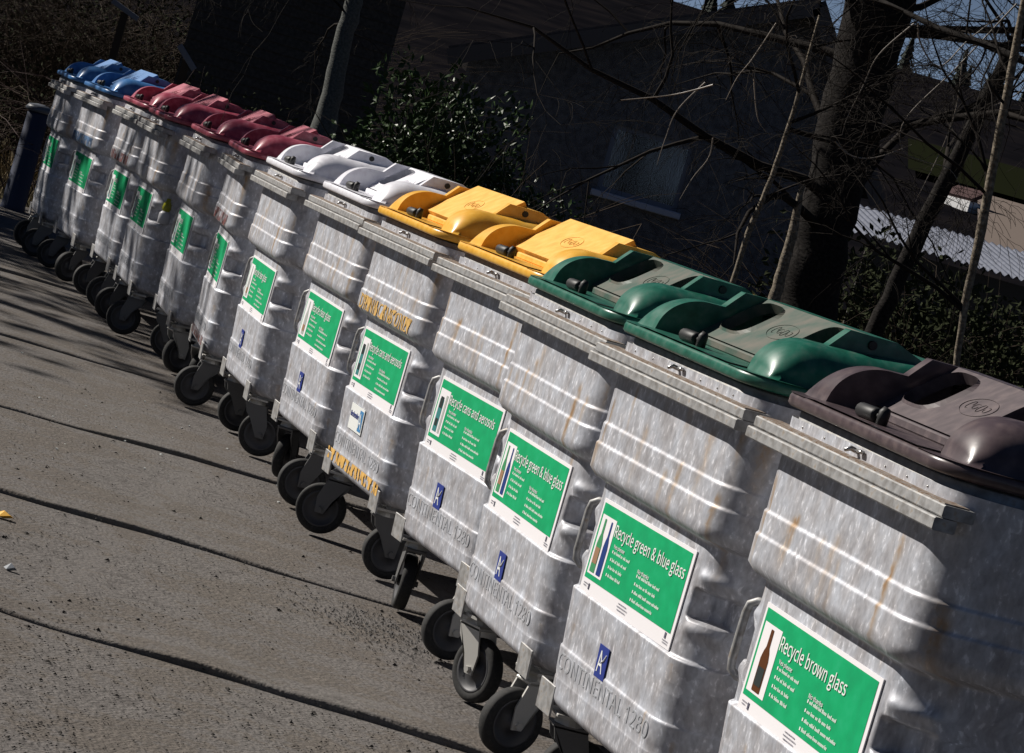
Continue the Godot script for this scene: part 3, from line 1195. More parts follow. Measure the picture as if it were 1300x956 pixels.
# ------------------------------------------------------------------ ground
func build_ground() -> void:
	var root := Node3D.new()
	root.name = "ground"
	add_child(root)
	root.set_meta("kind", "structure")
	var st := new_st()
	var R := 900.0
	quad(st, Vector3(-R, -0.03, -R), Vector3(R, -0.03, -R), Vector3(R, -0.03, 60), Vector3(-R, -0.03, 60))
	part("soil", fin(st, true), M.earth, root)
	# overlapping strips of matting, far edge tucked under the next one
	var edges := [-4.2, -6.3, -8.42, -10.55, -12.87, -15.6, -19.4, -23.0, -26.5]
	var lift := [0.008, 0.009, 0.013, 0.010, 0.009, 0.004, 0.009, 0.006]
	var n := FastNoiseLite.new()
	n.seed = 9
	n.frequency = 0.35
	for i in edges.size() - 1:
		var zn: float = edges[i]
		var zf: float = edges[i + 1] - 0.10
		st = new_st()
		var nx := 90
		var rows := [0.0, 0.02, 0.06, 0.2, 0.45, 0.7, 0.9, 1.0]
		var pts := []
		for j in nx + 1:
			var x: float = lerp(-8.0, 2.9, float(j) / nx)
			var wav := n.get_noise_2d(x * 1.3, i * 31.0) * 0.13 + n.get_noise_2d(x * 5.0, i * 17.0) * 0.03
			var lf: float = lift[i] * (0.6 + 1.9 * n.get_noise_2d(x * 2.0 + 40.0, i * 11.0))
			lf = max(lf, 0.0006)
			var line := []
			for t in rows:
				var z: float = lerp(zn + wav, zf, t)
				var y: float = lf * exp(-t * 5.0) + 0.0015 * (1.0 - t) + n.get_noise_2d(x * 2.2, z * 3.0) * 0.003 - 0.012
				if t == 1.0:
					y = -0.02
				line.append(Vector3(x, y, z))
			pts.append(line)
		for j in nx:
			for k in rows.size() - 1:
				quad(st, pts[j][k], pts[j][k + 1], pts[j + 1][k + 1], pts[j + 1][k])
			# near edge, a real step down
			var a: Vector3 = pts[j][0]
			var b: Vector3 = pts[j + 1][0]
			quad(st, a, b, Vector3(b.x, -0.026, b.z - 0.004), Vector3(a.x, -0.026, a.z - 0.004))
		st.index()
		st.generate_normals()
		part("mat_strip", st.commit(), M.mat_top, root)
	# loose dirt and crumbs
	var bits := new_st()
	tri(bits, Vector3(-0.5, 0, -0.4), Vector3(0.1, 0.55, 0.0), Vector3(0.5, 0, -0.3))
	tri(bits, Vector3(0.5, 0, -0.3), Vector3(0.1, 0.55, 0.0), Vector3(0.1, 0, 0.5))
	tri(bits, Vector3(0.1, 0, 0.5), Vector3(0.1, 0.55, 0.0), Vector3(-0.5, 0, -0.4))
	tri(bits, Vector3(-0.5, 0, -0.4), Vector3(0.5, 0, -0.3), Vector3(0.1, 0, 0.5))
	var shard := fin(bits, true)
	var r := RandomNumberGenerator.new()
	r.seed = 71
	var xs := []
	for i in 9000:
		var px := r.randf_range(-60, 620)
		var py := r.randf_range(480, 990)
		var d := ray(px, py)
		var p := Vector3(0, EYE, 0) + d * (-EYE / d.y)
		var dens: float = 0.35 + 0.9 * n.get_noise_2d(p.x * 3.0, p.z * 2.2) + 0.35 * (1.0 - clamp(px / 420.0, 0.0, 1.0))
		dens += 0.5 * exp(-pow((p.z + 9.75) / 0.25, 2.0)) + 0.4 * exp(-pow((p.z + 8.15) / 0.25, 2.0))
		if r.randf() > dens * 0.75:
			continue
		var s := r.randf_range(0.0025, 0.008) * (1.0 if r.randf() < 0.95 else 2.2)
		xs.append(Transform3D(Basis(Vector3.UP, r.randf() * TAU) * Basis.from_scale(Vector3(s * r.randf_range(0.8, 1.8), s * 0.8, s)), Vector3(p.x, -0.008, p.z)))
	var mm := MultiMesh.new()
	mm.transform_format = MultiMesh.TRANSFORM_3D
	mm.mesh = shard
	mm.instance_count = xs.size()
	for i in xs.size():
		mm.set_instance_transform(i, xs[i])
	var mi := MultiMeshInstance3D.new()
	mi.name = "dirt_crumbs"
	mi.multimesh = mm
	mi.material_override = M.crumb
	add_child(mi)
	tag(mi, "dark crumbs of dirt scattered over the matting", "dirt", "", "stuff")
	# gravel patch beside the bins
	xs = []
	for i in 1000:
		var px := 490.0 + r.randfn(0.0, 60.0)
		var py := 800.0 + (px - 490.0) * 0.36 + r.randfn(0.0, 13.0)
		var d := ray(px, py)
		var p := Vector3(0, EYE, 0) + d * (-EYE / d.y)
		var s := r.randf_range(0.003, 0.011)
		xs.append(Transform3D(Basis(Vector3.UP, r.randf() * TAU) * Basis.from_scale(Vector3(s, s * 0.8, s)), Vector3(p.x, -0.008, p.z)))
	mm = MultiMesh.new()
	mm.transform_format = MultiMesh.TRANSFORM_3D
	mm.mesh = shard
	mm.instance_count = xs.size()
	for i in xs.size():
		mm.set_instance_transform(i, xs[i])
	mi = MultiMeshInstance3D.new()
	mi.name = "gravel_patch"
	mi.multimesh = mm
	mi.material_override = M.gravel
	add_child(mi)
	tag(mi, "patch of loose grey gravel on the matting by the wheels", "gravel", "", "stuff")

# ------------------------------------------------------------------ plants
func branch(st: SurfaceTool, r: RandomNumberGenerator, p: Vector3, dir: Vector3, length: float, rad: float, level: int, droop: float) -> void:
	var n := 7 if level < 2 else 5
	var path := [p]
	var radii := [rad]
	var d := dir.normalized()
	var step := length / n
	for i in n:
		d = (d + Vector3(r.randfn(0, 0.16), r.randfn(0, 0.13) - droop * 0.12, r.randfn(0, 0.16))).normalized()
		p += d * step
		path.append(p)
		radii.append(max(rad * (1.0 - 0.85 * float(i + 1) / n), 0.0010))
		if level < 3 and i >= 1:
			var kids := 1 if level == 0 else (2 if r.randf() < 0.7 else 1)
			for k in kids:
				if r.randf() < 0.72:
					var nd := (d + Vector3(r.randfn(0, 0.7), r.randfn(0, 0.5) + 0.1, r.randfn(0, 0.7))).normalized()
					branch(st, r, p, nd, length * r.randf_range(0.32, 0.6), radii[i + 1] * 0.62, level + 1, droop + 0.25)
	tube(st, path, radii, 5 if level < 2 else 3, false)

func trunk_mesh(path: Array, radii: Array, sides := 14) -> ArrayMesh:
	var st := new_st()
	# resample with small irregularities
	var r := RandomNumberGenerator.new()
	r.seed = int(radii[0] * 10000)
	var pp := []
	var rr := []
	for i in path.size() - 1:
		for k in 5:
			var t := k / 5.0
			pp.append(path[i].lerp(path[i + 1], t) + Vector3(r.randfn(0, 1), 0, r.randfn(0, 1)) * radii[i] * 0.06)
			rr.append(lerp(radii[i], radii[i + 1], t) * r.randf_range(0.95, 1.06))
	pp.append(path[-1])
	rr.append(radii[-1])
	tube(st, pp, rr, sides, true)
	return fin(st)

func to_ground(p: Vector3, q: Vector3) -> Vector3:
	# extend the line q -> p down to the ground
	var d := p - q
	if d.y > -0.05:
		return Vector3(p.x, -0.05, p.z)
	return p + d * ((p.y + 0.05) / -d.y)

func tree(called: String, label: String, pts: Array, radii: Array, bark: Material, branches: Array, seed_: int, grp := "") -> Node3D:
	var base := to_ground(pts[0], pts[1])
	var t := thing(called, label, "tree", base, grp)
	var path := [Vector3.ZERO]
	var rad: Array = [radii[0] * 1.15]
	for i in pts.size():
		path.append(pts[i] - base)
		rad.append(radii[i])
	part("trunk", trunk_mesh(path, rad), bark, t)
	var r := RandomNumberGenerator.new()
	r.seed = seed_
	var st := new_st()
	var cnt := 0
	for b in branches:
		# [height along the trunk as pixel-free metres, direction, length, radius]
		var y: float = b[0]
		var p := Vector3.ZERO
		for i in path.size() - 1:
			if path[i].y <= y and path[i + 1].y >= y:
				p = path[i].lerp(path[i + 1], (y - path[i].y) / max(path[i + 1].y - path[i].y, 1e-4))
		branch(st, r, p, b[1], b[2], b[3], 0, b[4])
		cnt += 1
	if cnt > 0:
		part("crown", fin(st), M.twig, t)
	return t

func leafy(st: SurfaceTool, r: RandomNumberGenerator, c: Vector3, rad: Vector3, count: int, size: float, shell := 0.5) -> void:
	for i in count:
		var v := Vector3(r.randfn(), r.randfn(), r.randfn()).normalized()
		var k := pow(r.randf(), shell)
		# clumps: push towards a few lobes
		k *= 0.8 + 0.28 * sin(v.x * 5.1 + 1.3) * cos(v.y * 4.3 + v.z * 3.7)
		var p := c + Vector3(v.x * rad.x, v.y * rad.y, v.z * rad.z) * k
		if p.y < 0.02:
			continue
		var d := (v + Vector3(r.randfn(), r.randfn() - 0.2, r.randfn()) * 0.9).normalized()
		var s := d.cross(Vector3(r.randfn(), r.randfn(), r.randfn())).normalized()
		var nn := d.cross(s)
		var L := size * r.randf_range(0.7, 1.3)
		var tip := p + d * L
		var mid := p + d * L * 0.5 - nn * L * 0.06
		tri(st, p, mid + s * L * 0.26 + nn * L * 0.08, mid)
		tri(st, mid, mid + s * L * 0.26 + nn * L * 0.08, tip)
		tri(st, p, mid, mid - s * L * 0.26 + nn * L * 0.08)
		tri(st, mid, tip, mid - s * L * 0.26 + nn * L * 0.08)

func stems(st: SurfaceTool, r: RandomNumberGenerator, base: Vector3, spread: Vector3, count: int, hmin: float, hmax: float, rad: float, arch: float) -> void:
	for i in count:
		var p := base + Vector3(r.randf_range(-1, 1) * spread.x, 0, r.randf_range(-1, 1) * spread.z)
		var h := r.randf_range(hmin, hmax)
		var a := r.randf() * TAU
		var d := Vector3(cos(a) * 0.35, 1, sin(a) * 0.35).normalized()
		var path := [p]
		var radii := [rad * r.randf_range(0.7, 1.3)]
		var n := 7
		for k in n:
			d = (d + Vector3(cos(a) * arch * 0.25 + r.randfn(0, 0.08), -arch * 0.22 * k / n * 2.0, sin(a) * arch * 0.25 + r.randfn(0, 0.08))).normalized()
			p += d * h / n
			if p.y < -0.01:
				p.y = -0.01
			path.append(p)
			radii.append(radii[0] * (1.0 - 0.8 * (k + 1) / n))
			if r.randf() < 0.5 and k > 1:
				var e := (d + Vector3(r.randfn(), r.randfn(), r.randfn()) * 0.6).normalized()
				tube(st, [p, p + e * h * 0.12, p + e * h * 0.22 - Vector3(0, 0.03, 0)], [radii[k] * 0.6, radii[k] * 0.4, 0.001], 3, false)
		tube(st, path, radii, 4, false)

func build_plants() -> void:
	# big dark tree behind the green and brown lids
	var p0 := at(1016, 420, 15.0)
	var p1 := at(1045, 300, 15.0)
	var p2 := at(1078, 160, 15.0)
	var p3 := at(1118, 0, 15.0)
	var p4 := p3 + (p3 - p2) * 2.2
	var br := []
	var r := RandomNumberGenerator.new()
	r.seed = 5
	for i in 22:
		var a := r.randf() * TAU
		br.append([r.randf_range(1.6, 4.4), Vector3(cos(a), r.randf_range(-0.05, 0.7), sin(a) * 0.75), r.randf_range(1.2, 2.6), r.randf_range(0.013, 0.032), r.randf_range(0.1, 0.7)])
	tree("bare_tree", "thick dark bare tree trunk rising behind the green and brown lids", [p0, p1, p2, p3, p4], [0.155, 0.145, 0.15, 0.17, 0.1], M.bark, br, 12, "bare trees behind the bins")
	# leaning dark tree further right
	br = []
	for i in 9:
		var a := r.randf() * TAU
		br.append([r.randf_range(2.1, 4.6), Vector3(cos(a), r.randf_range(0.0, 0.8), sin(a) * 0.6), r.randf_range(1.0, 2.2), r.randf_range(0.010, 0.022), 0.2])
	tree("bare_tree", "dark bare tree leaning to one side beside the corrugated shed", [at(1120, 400, 17.0), at(1165, 300, 17.0), at(1215, 200, 17.0), at(1300, 30, 17.0), at(1345, -80, 17.0)], [0.05, 0.05, 0.045, 0.04, 0.02], M.bark, br, 31, "bare trees behind the bins")
	# slender pale-edged trunk
	br = []
	for i in 9:
		var a := r.randf() * TAU
		br.append([r.randf_range(1.5, 3.4), Vector3(cos(a), r.randf_range(0.1, 0.9), sin(a) * 0.6), r.randf_range(0.7, 1.5), r.randf_range(0.006, 0.012), 0.15])
	tree("slender_tree", "slender pale-barked tree standing in front of the corrugated shed roof", [at(1214, 462, 12.0), at(1226, 380, 12.0), at(1246, 290, 12.0), at(1266, 180, 12.0), at(1287, 70, 12.0), at(1310, -60, 12.0)], [0.013, 0.015, 0.020, 0.018, 0.016, 0.010], M.pale_bark, br, 44, "slender trees behind the bins")
	br = []
	for i in 7:
		var a := r.randf() * TAU
		br.append([r.randf_range(1.7, 2.8), Vector3(cos(a), r.randf_range(0.1, 0.9), sin(a) * 0.6), r.randf_range(0.6, 1.3), r.randf_range(0.005, 0.010), 0.5])
	tree("slender_tree", "thin pale birch stem leaning beside the thick dark trunk", [at(926, 372, 14.0), at(950, 295, 14.0), at(980, 225, 14.0), at(1008, 140, 14.0), at(1040, 20, 14.0)], [0.014, 0.014, 0.013, 0.011, 0.006], M.pale_bark, br, 45, "slender trees behind the bins")
	tree("slender_tree", "short pale stem close against the thick dark trunk", [at(978, 400, 14.6), at(994, 340, 14.6), at(1008, 290, 14.6), at(1018, 235, 14.6)], [0.035, 0.026, 0.024, 0.012], M.pale_bark, [], 46, "slender trees behind the bins")
	# trunk by the white lids
	br = []
	for i in 8:
		var a := r.randf() * TAU
		br.append([r.randf_range(2.2, 3.2), Vector3(cos(a), r.randf_range(0.1, 0.9), sin(a) * 0.6), r.randf_range(0.7, 1.6), r.randf_range(0.008, 0.016), 0.3])
	tree("bare_tree", "smooth grey tree trunk lit along one edge behind the white lids", [at(408, 178, 24.0), at(421, 120, 24.0), at(437, 50, 24.0), at(452, -10, 24.0), at(470, -90, 24.0)], [0.105, 0.085, 0.075, 0.07, 0.05], M.grey_bark, br, 52, "bare trees behind the bins")
	# overhanging branch, top right
	var ob := thing("overhanging_branch", "long brown branch hanging across the sky above the brown lid", "branch", Vector3.ZERO)
	var st := new_st()
	var pts := [at(1090, -12, 13.0), at(1140, 12, 12.8), at(1190, 36, 12.6), at(1245, 55, 12.4), at(1300, 78, 12.2), at(1360, 108, 12.0)]
	ob.position = pts[0]
	var loc := []
	for p in pts:
		loc.append(p - ob.position)
	tube(st, loc, [0.008, 0.010, 0.013, 0.015, 0.016, 0.018], 8)
	part("limb", fin(st), M.bark, ob)
	st = new_st()
	r.seed = 99
	for i in 12:
		var k := r.randi_range(0, 4)
		var p: Vector3 = loc[k].lerp(loc[k + 1], r.randf())
		branch(st, r, p, Vector3(r.randfn(0, 0.6), r.randfn(0, 0.6) - 0.3, r.randfn(0, 0.5)), r.randf_range(0.4, 0.9), 0.005, 1, 0.5)
	part("twigs", fin(st), M.twig, ob)
	# long drooping whips in front of the thick trunk
	var wh := [
		[[1290, 5], [1215, 85], [1150, 150], [1145, 190], [1172, 205], [1205, 215], [1222, 243]],
		[[1165, 30], [1168, 55], [1192, 85], [1230, 50], [1280, 12]],
		[[1160, 30], [1115, 70], [1095, 110], [1075, 150], [1068, 175]],
		[[985, 30], [955, 75], [935, 100], [918, 135]],
		[[957, 100], [960, 140], [966, 160], [982, 176]],
		[[1060, 180], [1080, 198], [1112, 200], [1160, 183]],
		[[895, 105], [860, 140], [845, 175], [832, 215]],
		[[905, 175], [900, 200], [880, 225], [862, 255]],
		[[905, 108], [880, 115], [845, 122], [780, 128]],
		[[1262, 135], [1290, 120], [1310, 100]],
		[[1221, 80], [1215, 130], [1205, 165], [1190, 200], [1160, 260]]]
	var wt := thing("hanging_twigs", "long thin curved twigs hanging in front of the thick dark trunk", "twigs", at(1100, 0, 12.5))
	for w in wh:
		st = new_st()
		var path := []
		var radii := []
		var dist := 12.0 + r.randf() * 1.6
		var cv := Curve3D.new()
		for i in w.size():
			var prev: Array = w[max(i - 1, 0)]
			var nxt: Array = w[min(i + 1, w.size() - 1)]
			var p := at(w[i][0], w[i][1], dist + i * 0.05)
			var tg := (at(nxt[0], nxt[1], dist) - at(prev[0], prev[1], dist)) * 0.17
			cv.add_point(p, -tg, tg)
		cv.bake_interval = 0.03
		var L := cv.get_baked_length()
		var k := 0.0
		while k < L:
			path.append(cv.sample_baked(k, true) - wt.position)
			radii.append(lerp(0.0042, 0.0017, k / L))
			k += 0.03
		tube(st, path, radii, 5, false)
		part("twig", fin(st), M.whip, wt)
	# glossy evergreen shrub behind the white and yellow lids
	var c := at(565, 210, 20.5)
	var sh := thing("evergreen_shrub", "dense glossy evergreen shrub behind the white and yellow lids", "shrub", Vector3(c.x, -0.03, c.z))
	st = new_st()
	r.seed = 200
	leafy(st, r, Vector3(-0.1, 1.15, 0), Vector3(0.75, 1.1, 0.7), 9000, 0.060, 0.45)
	leafy(st, r, Vector3(0.5, 0.85, 0.2), Vector3(0.7, 0.85, 0.6), 6000, 0.055, 0.45)
	leafy(st, r, Vector3(-0.45, 0.8, 0.1), Vector3(0.6, 0.8, 0.5), 4000, 0.055, 0.45)
	part("foliage", fin(st, true), M.leaf, sh)
	st = new_st()
	stems(st, r, Vector3.ZERO, Vector3(0.35, 0, 0.3), 22, 1.3, 2.1, 0.012, 0.3)
	part("stems", fin(st), M.stem, sh)
	# dark scrub along the back of the row
	var scr := [[700, 260, 19.0, 0.9, 1.1], [760, 310, 17.0, 0.8, 0.9], [850, 320, 16.0, 0.8, 0.8], [920, 360, 15.0, 0.6, 0.7]]
	for i in scr.size():
		var q: Array = scr[i]
		var cc := at(q[0], q[1], q[2])
		var s2 := thing("low_shrub", ["leafy twiggy shrub beside the evergreen shrub", "low dark shrub behind the yellow flap lids", "low dark shrub behind the first green lid", "small dark shrub by the thin birch stem"][i], "shrub", Vector3(cc.x, -0.03, cc.z), "low shrubs behind the bins")
		st = new_st()
		leafy(st, r, Vector3(0, q[4] * 0.62, 0), Vector3(q[3], q[4] * 0.7, 0.6), 3500, 0.05, 0.5)
		part("foliage", fin(st, true), M.leaf2, s2)
		st = new_st()
		stems(st, r, Vector3.ZERO, Vector3(q[3] * 0.8, 0, 0.4), 40, q[4] * 0.8, q[4] * 1.9, 0.006, 0.5)
		part("stems", fin(st), M.stem, s2)
	# bramble thickets
	var th := [[90, 120, 28.0, 3.4, 1.3, 260, "stem", "tangle of dry bramble stems behind the blue lids"], [330, 150, 27.0, 1.6, 1.5, 150, "stem_red", "reddish bramble thicket below the boarded shed"], [1150, 430, 13.2, 1.1, 1.0, 150, "stem", "tangle of bare bramble stems at the foot of the dark tree"], [1290, 440, 12.5, 0.8, 0.9, 90, "stem_red", "bramble tangle beside the slender pale-barked tree"]]
	for q in th:
		var cc := at(q[0], q[1], q[2])
		st = new_st()
		stems(st, r, Vector3(cc.x, 0, cc.z), Vector3(q[3], 0, q[3] * 0.5), q[5], q[4] * 0.8, q[4] * 2.0, 0.007, 0.9)
		var o := part("bramble_thicket", fin(st), M[q[6]], self)
		o.name = numbered("bramble_thicket")
		tag(o, q[7], "brambles", "", "stuff")
	# tall dark hedge closing the view behind the far end
	var hg := [[20, 20, 33.0, 2.2, 2.6], [130, 20, 33.5, 1.9, 2.9], [235, 30, 33.0, 1.5, 2.6], [1110, 330, 20.5, 1.0, 1.75], [1215, 370, 20.0, 0.9, 1.6], [1310, 395, 19.5, 0.9, 1.6]]
	for i in hg.size():
		var q: Array = hg[i]
		var cc := at(q[0], q[1], q[2])
		var s3 := thing("hedge_bush", ["tall dark bush behind the dark blue post", "tall dark bush behind the blue lids", "tall dark bush behind the first red lids", "dark bush under the shed roof beside the thick trunk", "dark bush under the shed roof beside the leaning tree", "dark bush under the shed roof behind the slender tree"][i], "bush", Vector3(cc.x, -0.03, cc.z), "dark bushes behind the bins")
		st = new_st()
		leafy(st, r, Vector3(0, q[4] * 0.55, 0), Vector3(q[3], q[4] * 0.62, 0.8), 1800 if i < 3 else 5000, 0.06, 0.5)
		part("foliage", fin(st, true), M.leaf2, s3)
		st = new_st()
		stems(st, r, Vector3.ZERO, Vector3(q[3] * 0.9, 0, 0.6), 420 if i < 3 else 90, q[4] * 0.6, q[4] * 1.5, 0.007, 0.5)
		part("stems", fin(st), M.stem, s3)
	# leaf litter and leaves within the brambles
	st = new_st()
	for q in [[90, 120, 28.0, 3.6], [330, 170, 27.0, 2.0]]:
		var cc := at(q[0], q[1], q[2])
		leafy(st, r, Vector3(cc.x, 0.7, cc.z - 0.5), Vector3(q[3], 1.0, 1.0), 2000, 0.05, 0.5)
	for q in [[1150, 430, 13.6, 1.4], [1290, 440, 13.0, 1.0]]:
		var cc := at(q[0], q[1], q[2])
		leafy(st, r, Vector3(cc.x, 0.5, cc.z - 0.3), Vector3(q[3], 0.75, 0.6), 3000, 0.035, 0.5)
	var lf := part("bramble_leaves", fin(st, true), M.leaf2, self)
	tag(lf, "small dark leaves scattered through the bramble tangles", "leaves", "", "stuff")
	# dry grass at the far end of the row
	st = new_st()
	var gc := at(25, 200, 29.0)
	for i in 1500:
		var p := Vector3(gc.x + r.randf_range(-2.0, 1.2), -0.03, gc.z + r.randf_range(-1.5, 1.5))
		var d := Vector3(r.randfn(0, 0.3), 1, r.randfn(0, 0.3)).normalized()
		var h := r.randf_range(0.15, 0.5)
		var w := Vector3(r.randfn(), 0, r.randfn()).normalized() * 0.006
		var m1 := p + d * h * 0.6
		var tp := p + d * h + Vector3(d.x, -0.1, d.z) * h * 0.4
		quad(st, p - w, p + w, m1 + w * 0.7, m1 - w * 0.7)
		tri(st, m1 - w * 0.7, m1 + w * 0.7, tp)
	var gr := part("dry_grass", fin(st, true), M.dry, self)
	tag(gr, "dry yellow grass beyond the blue-lidded end of the row", "grass", "", "stuff")

# a full-leaved evergreen that stands left of the picture and shades the far end of the row
func shade_tree(called: String, label: String, pos: Vector3, h: float, rad: float, seed_: int, density := 1.0) -> void:
	var t := thing(called, label, "tree", pos)
	part("trunk", trunk_mesh([Vector3(0, -0.05, 0), Vector3(0.05, h * 0.5, 0), Vector3(0, h * 0.95, 0)], [0.22, 0.15, 0.03]), M.bark, t)
	var r := RandomNumberGenerator.new()
	r.seed = seed_
	var st := new_st()
	for i in 60:
		var a := r.randf() * TAU
		var hh := r.randf_range(0.22, 0.97)
		var rr := rad * (1.05 - pow(hh, 3.0) * 0.35)
		leafy(st, r, Vector3(cos(a) * rr * 0.6, h * hh, sin(a) * rr * 0.6), Vector3(rr * 0.55, 0.8, rr * 0.55), int(330 * density), 0.22, 0.5)
	part("crown", fin(st, true), M.leaf2, t)

# ------------------------------------------------------------------ buildings and distance
func build_house() -> void:
	var wallm := mat(Color.WHITE, 0.95)
	wallm.albedo_texture = ntex(120, 0.02, [[0.1, Color(0.36, 0.36, 0.38)], [0.5, Color(0.44, 0.44, 0.46)], [0.9, Color(0.50, 0.50, 0.52)]], 5)
	wallm.normal_enabled = true
	wallm.normal_texture = bump(121, 0.12, 6.0)
	trip(wallm, 0.8)
	var dist := 38.0
	# window corners on the wall plane
	var wl := at(768, 205, dist)
	var wr := at(868, 232, dist)
	var cx := (wl.x + wr.x) * 0.5
	var wy := at(815, 212, dist).y
	var ww: float = (wr.x - wl.x) * 1.02
	var wh := 0.86
	var left := at(560, 200, dist).x
	var right := at(1062, 330, dist).x
	var z := -dist
	var house := thing("house", "dark grey rendered house gable with one small window behind the shrubs", "house", Vector3((left + right) * 0.5, -0.03, z))
	var o := house.position
	var x0 := left - o.x
	var x1 := right - o.x
	var wx0 := cx - ww * 0.5 - o.x
	var wx1 := cx + ww * 0.5 - o.x
	var wy0 := wy - wh * 0.5 + 0.03
	var wy1 := wy + wh * 0.5 + 0.03
	var xm := at(1010, 100, dist).x - o.x
	var eave := at(560, 58, dist).y
	var apex := at(1010, 4, dist).y
	var th := 0.3
	var st := new_st()
	# gable wall built round the window opening
	for q in [[x0, wx0, 0.0, eave], [wx1, x1, 0.0, eave], [wx0, wx1, 0.0, wy0], [wx0, wx1, wy1, eave]]:
		box(st, Vector3((q[0] + q[1]) * 0.5, (q[2] + q[3]) * 0.5, -th * 0.5), Vector3(q[1] - q[0], q[3] - q[2], th))
	var a := Vector3(x0, eave, 0)
	var b := Vector3(x1, eave, 0)
	var c := Vector3(xm, apex, 0)
	var bk := Vector3(0, 0, -th)
	tri(st, a, c, b)
	tri(st, a + bk, b + bk, c + bk)
	# side and back walls
	box(st, Vector3(x0 + 0.15, eave * 0.5, -4.3), Vector3(0.3, eave, 8.0))
	box(st, Vector3(x1 - 0.15, eave * 0.5, -4.3), Vector3(0.3, eave, 8.0))
	box(st, Vector3((x0 + x1) * 0.5, eave * 0.5, -8.45), Vector3(x1 - x0, eave, 0.3))
	part("wall", fin(st, true), wallm, house)
	var slate := mat(Color.WHITE, 0.7)
	slate.albedo_texture = ntex(130, 0.03, [[0.1, Color(0.14, 0.14, 0.16)], [0.9, Color(0.24, 0.24, 0.26)]])
	trip(slate, 1.0)
	for s in [-1.0, 1.0]:
		var ex: float = (x0 - 0.25) if s < 0 else (x1 + 0.25)
		var half := absf(xm - (x0 if s < 0 else x1))
		var ang := atan2(apex - eave, half)
		var ln := (half + 0.25) / cos(ang)
		var mid := Vector3((xm + ex) * 0.5, (apex + eave - 0.25 * tan(ang)) * 0.5 + 0.09, -4.1)
		part("roof", box_mesh(Vector3(ln, 0.12, 9.2), 0.0, mid, Basis(Vector3.BACK, -s * ang)), slate, house)
		part("barge_board", box_mesh(Vector3(ln, 0.2, 0.04), 0.0, mid + Vector3(0, -0.08, 4.64), Basis(Vector3.BACK, -s * ang)), mat(lin(0.10, 0.085, 0.08), 0.7), house)
	# window
	var win := Node3D.new()
	win.name = "window"
	house.add_child(win, true)
	var fm := mat(lin(0.22, 0.24, 0.30), 0.6)
	st = new_st()
	var fw := 0.06
	box(st, Vector3((wx0 + wx1) * 0.5, wy1 - fw * 0.5, -0.1), Vector3(wx1 - wx0, fw, 0.07))
	box(st, Vector3((wx0 + wx1) * 0.5, wy0 + fw * 0.5, -0.1), Vector3(wx1 - wx0, fw, 0.07))
	for x in [wx0 + fw * 0.5, wx1 - fw * 0.5]:
		box(st, Vector3(x, (wy0 + wy1) * 0.5, -0.1), Vector3(fw, wy1 - wy0 - fw * 2, 0.07))
	part("frame", fin(st, true), fm, win)
	part("sill", box_mesh(Vector3(wx1 - wx0 + 0.12, 0.085, 0.16), 0.01, Vector3((wx0 + wx1) * 0.5, wy0 - 0.043, 0.03)), mat(lin(0.48, 0.52, 0.64), 0.6), win)
	var glass := mat(Color(0.2, 0.22, 0.25, 0.12), 0.08)
	glass.transparency = BaseMaterial3D.TRANSPARENCY_ALPHA
	part("pane", box_mesh(Vector3(wx1 - wx0 - fw * 2, wy1 - wy0 - fw * 2, 0.006), 0.0, Vector3((wx0 + wx1) * 0.5, (wy0 + wy1) * 0.5, -0.1)), glass, win)
	for s in [[wx0 + fw, 0.17], [wx1 - fw - 0.17, 0.17]]:
		st = new_st()
		for i in 24:
			var xa: float = s[0] + s[1] * i / 24.0
			var xb: float = s[0] + s[1] * (i + 1) / 24.0
			var za := -0.2 + 0.02 * sin(i * 1.1)
			var zb := -0.2 + 0.02 * sin((i + 1) * 1.1)
			quad(st, Vector3(xa, wy1 - 0.05, za), Vector3(xb, wy1 - 0.05, zb), Vector3(xb, wy0 + 0.04, zb), Vector3(xa, wy0 + 0.04, za))
		part("curtain", fin(st), mat(lin(0.16, 0.18, 0.21), 0.9), win)

	# boarded shed behind the red lids
	var bl := at(300, 40, 30.0)
	var shed := thing("boarded_shed", "dark shed wall of overlapping horizontal boards behind the red lids", "shed", Vector3(bl.x + 0.55, -0.03, bl.z), "sheds behind the bins")
	shed.rotation.y = 0.12
	var bm := mat(Color.WHITE, 0.85)
	bm.albedo_texture = ntex(140, 0.03, [[0.1, Color(0.16, 0.15, 0.14)], [0.9, Color(0.30, 0.28, 0.26)]])
	trip(bm, 1.2)
	var board := box_mesh(Vector3(2.0, 0.115, 0.03), 0.004)
	for i in 32:
		var bb := part("board", board, bm, shed)
		bb.position = Vector3(0, 0.06 + i * 0.098, 0.02)
		bb.rotation.x = -0.14
	part("wall", box_mesh(Vector3(1.96, 3.2, 1.9), 0.0, Vector3(0, 1.6, -1.0)), bm, shed)
	part("roof", box_mesh(Vector3(2.3, 0.1, 2.4), 0.0, Vector3(0, 3.28, -0.9), Basis(Vector3.RIGHT, 0.1)), slate, shed)
	# pale boards among the brambles, far left
	var pb := [[238, 72, 27.5, 0.26, 0.055, -0.75, "pale board propped in the brambles behind the red lids"], [160, 12, 29.0, 0.30, 0.05, -0.35, "pale board propped high in the brambles behind the blue lids"]]
	for q in pb:
		var p := at(q[0], q[1], q[2])
		var e := thing("pale_board", q[6], "board", Vector3(p.x, -0.03, p.z))
		part("post", box_mesh(Vector3(0.07, p.y, 0.05), 0.004, Vector3(0, p.y * 0.5, -0.04)), M.stem, e)
		part("plank", box_mesh(Vector3(q[3], q[4], 0.03), 0.004, Vector3(0, p.y + 0.02, 0.002), Basis(Vector3.BACK, q[5])), mat(lin(0.16, 0.17, 0.20), 0.8), e)

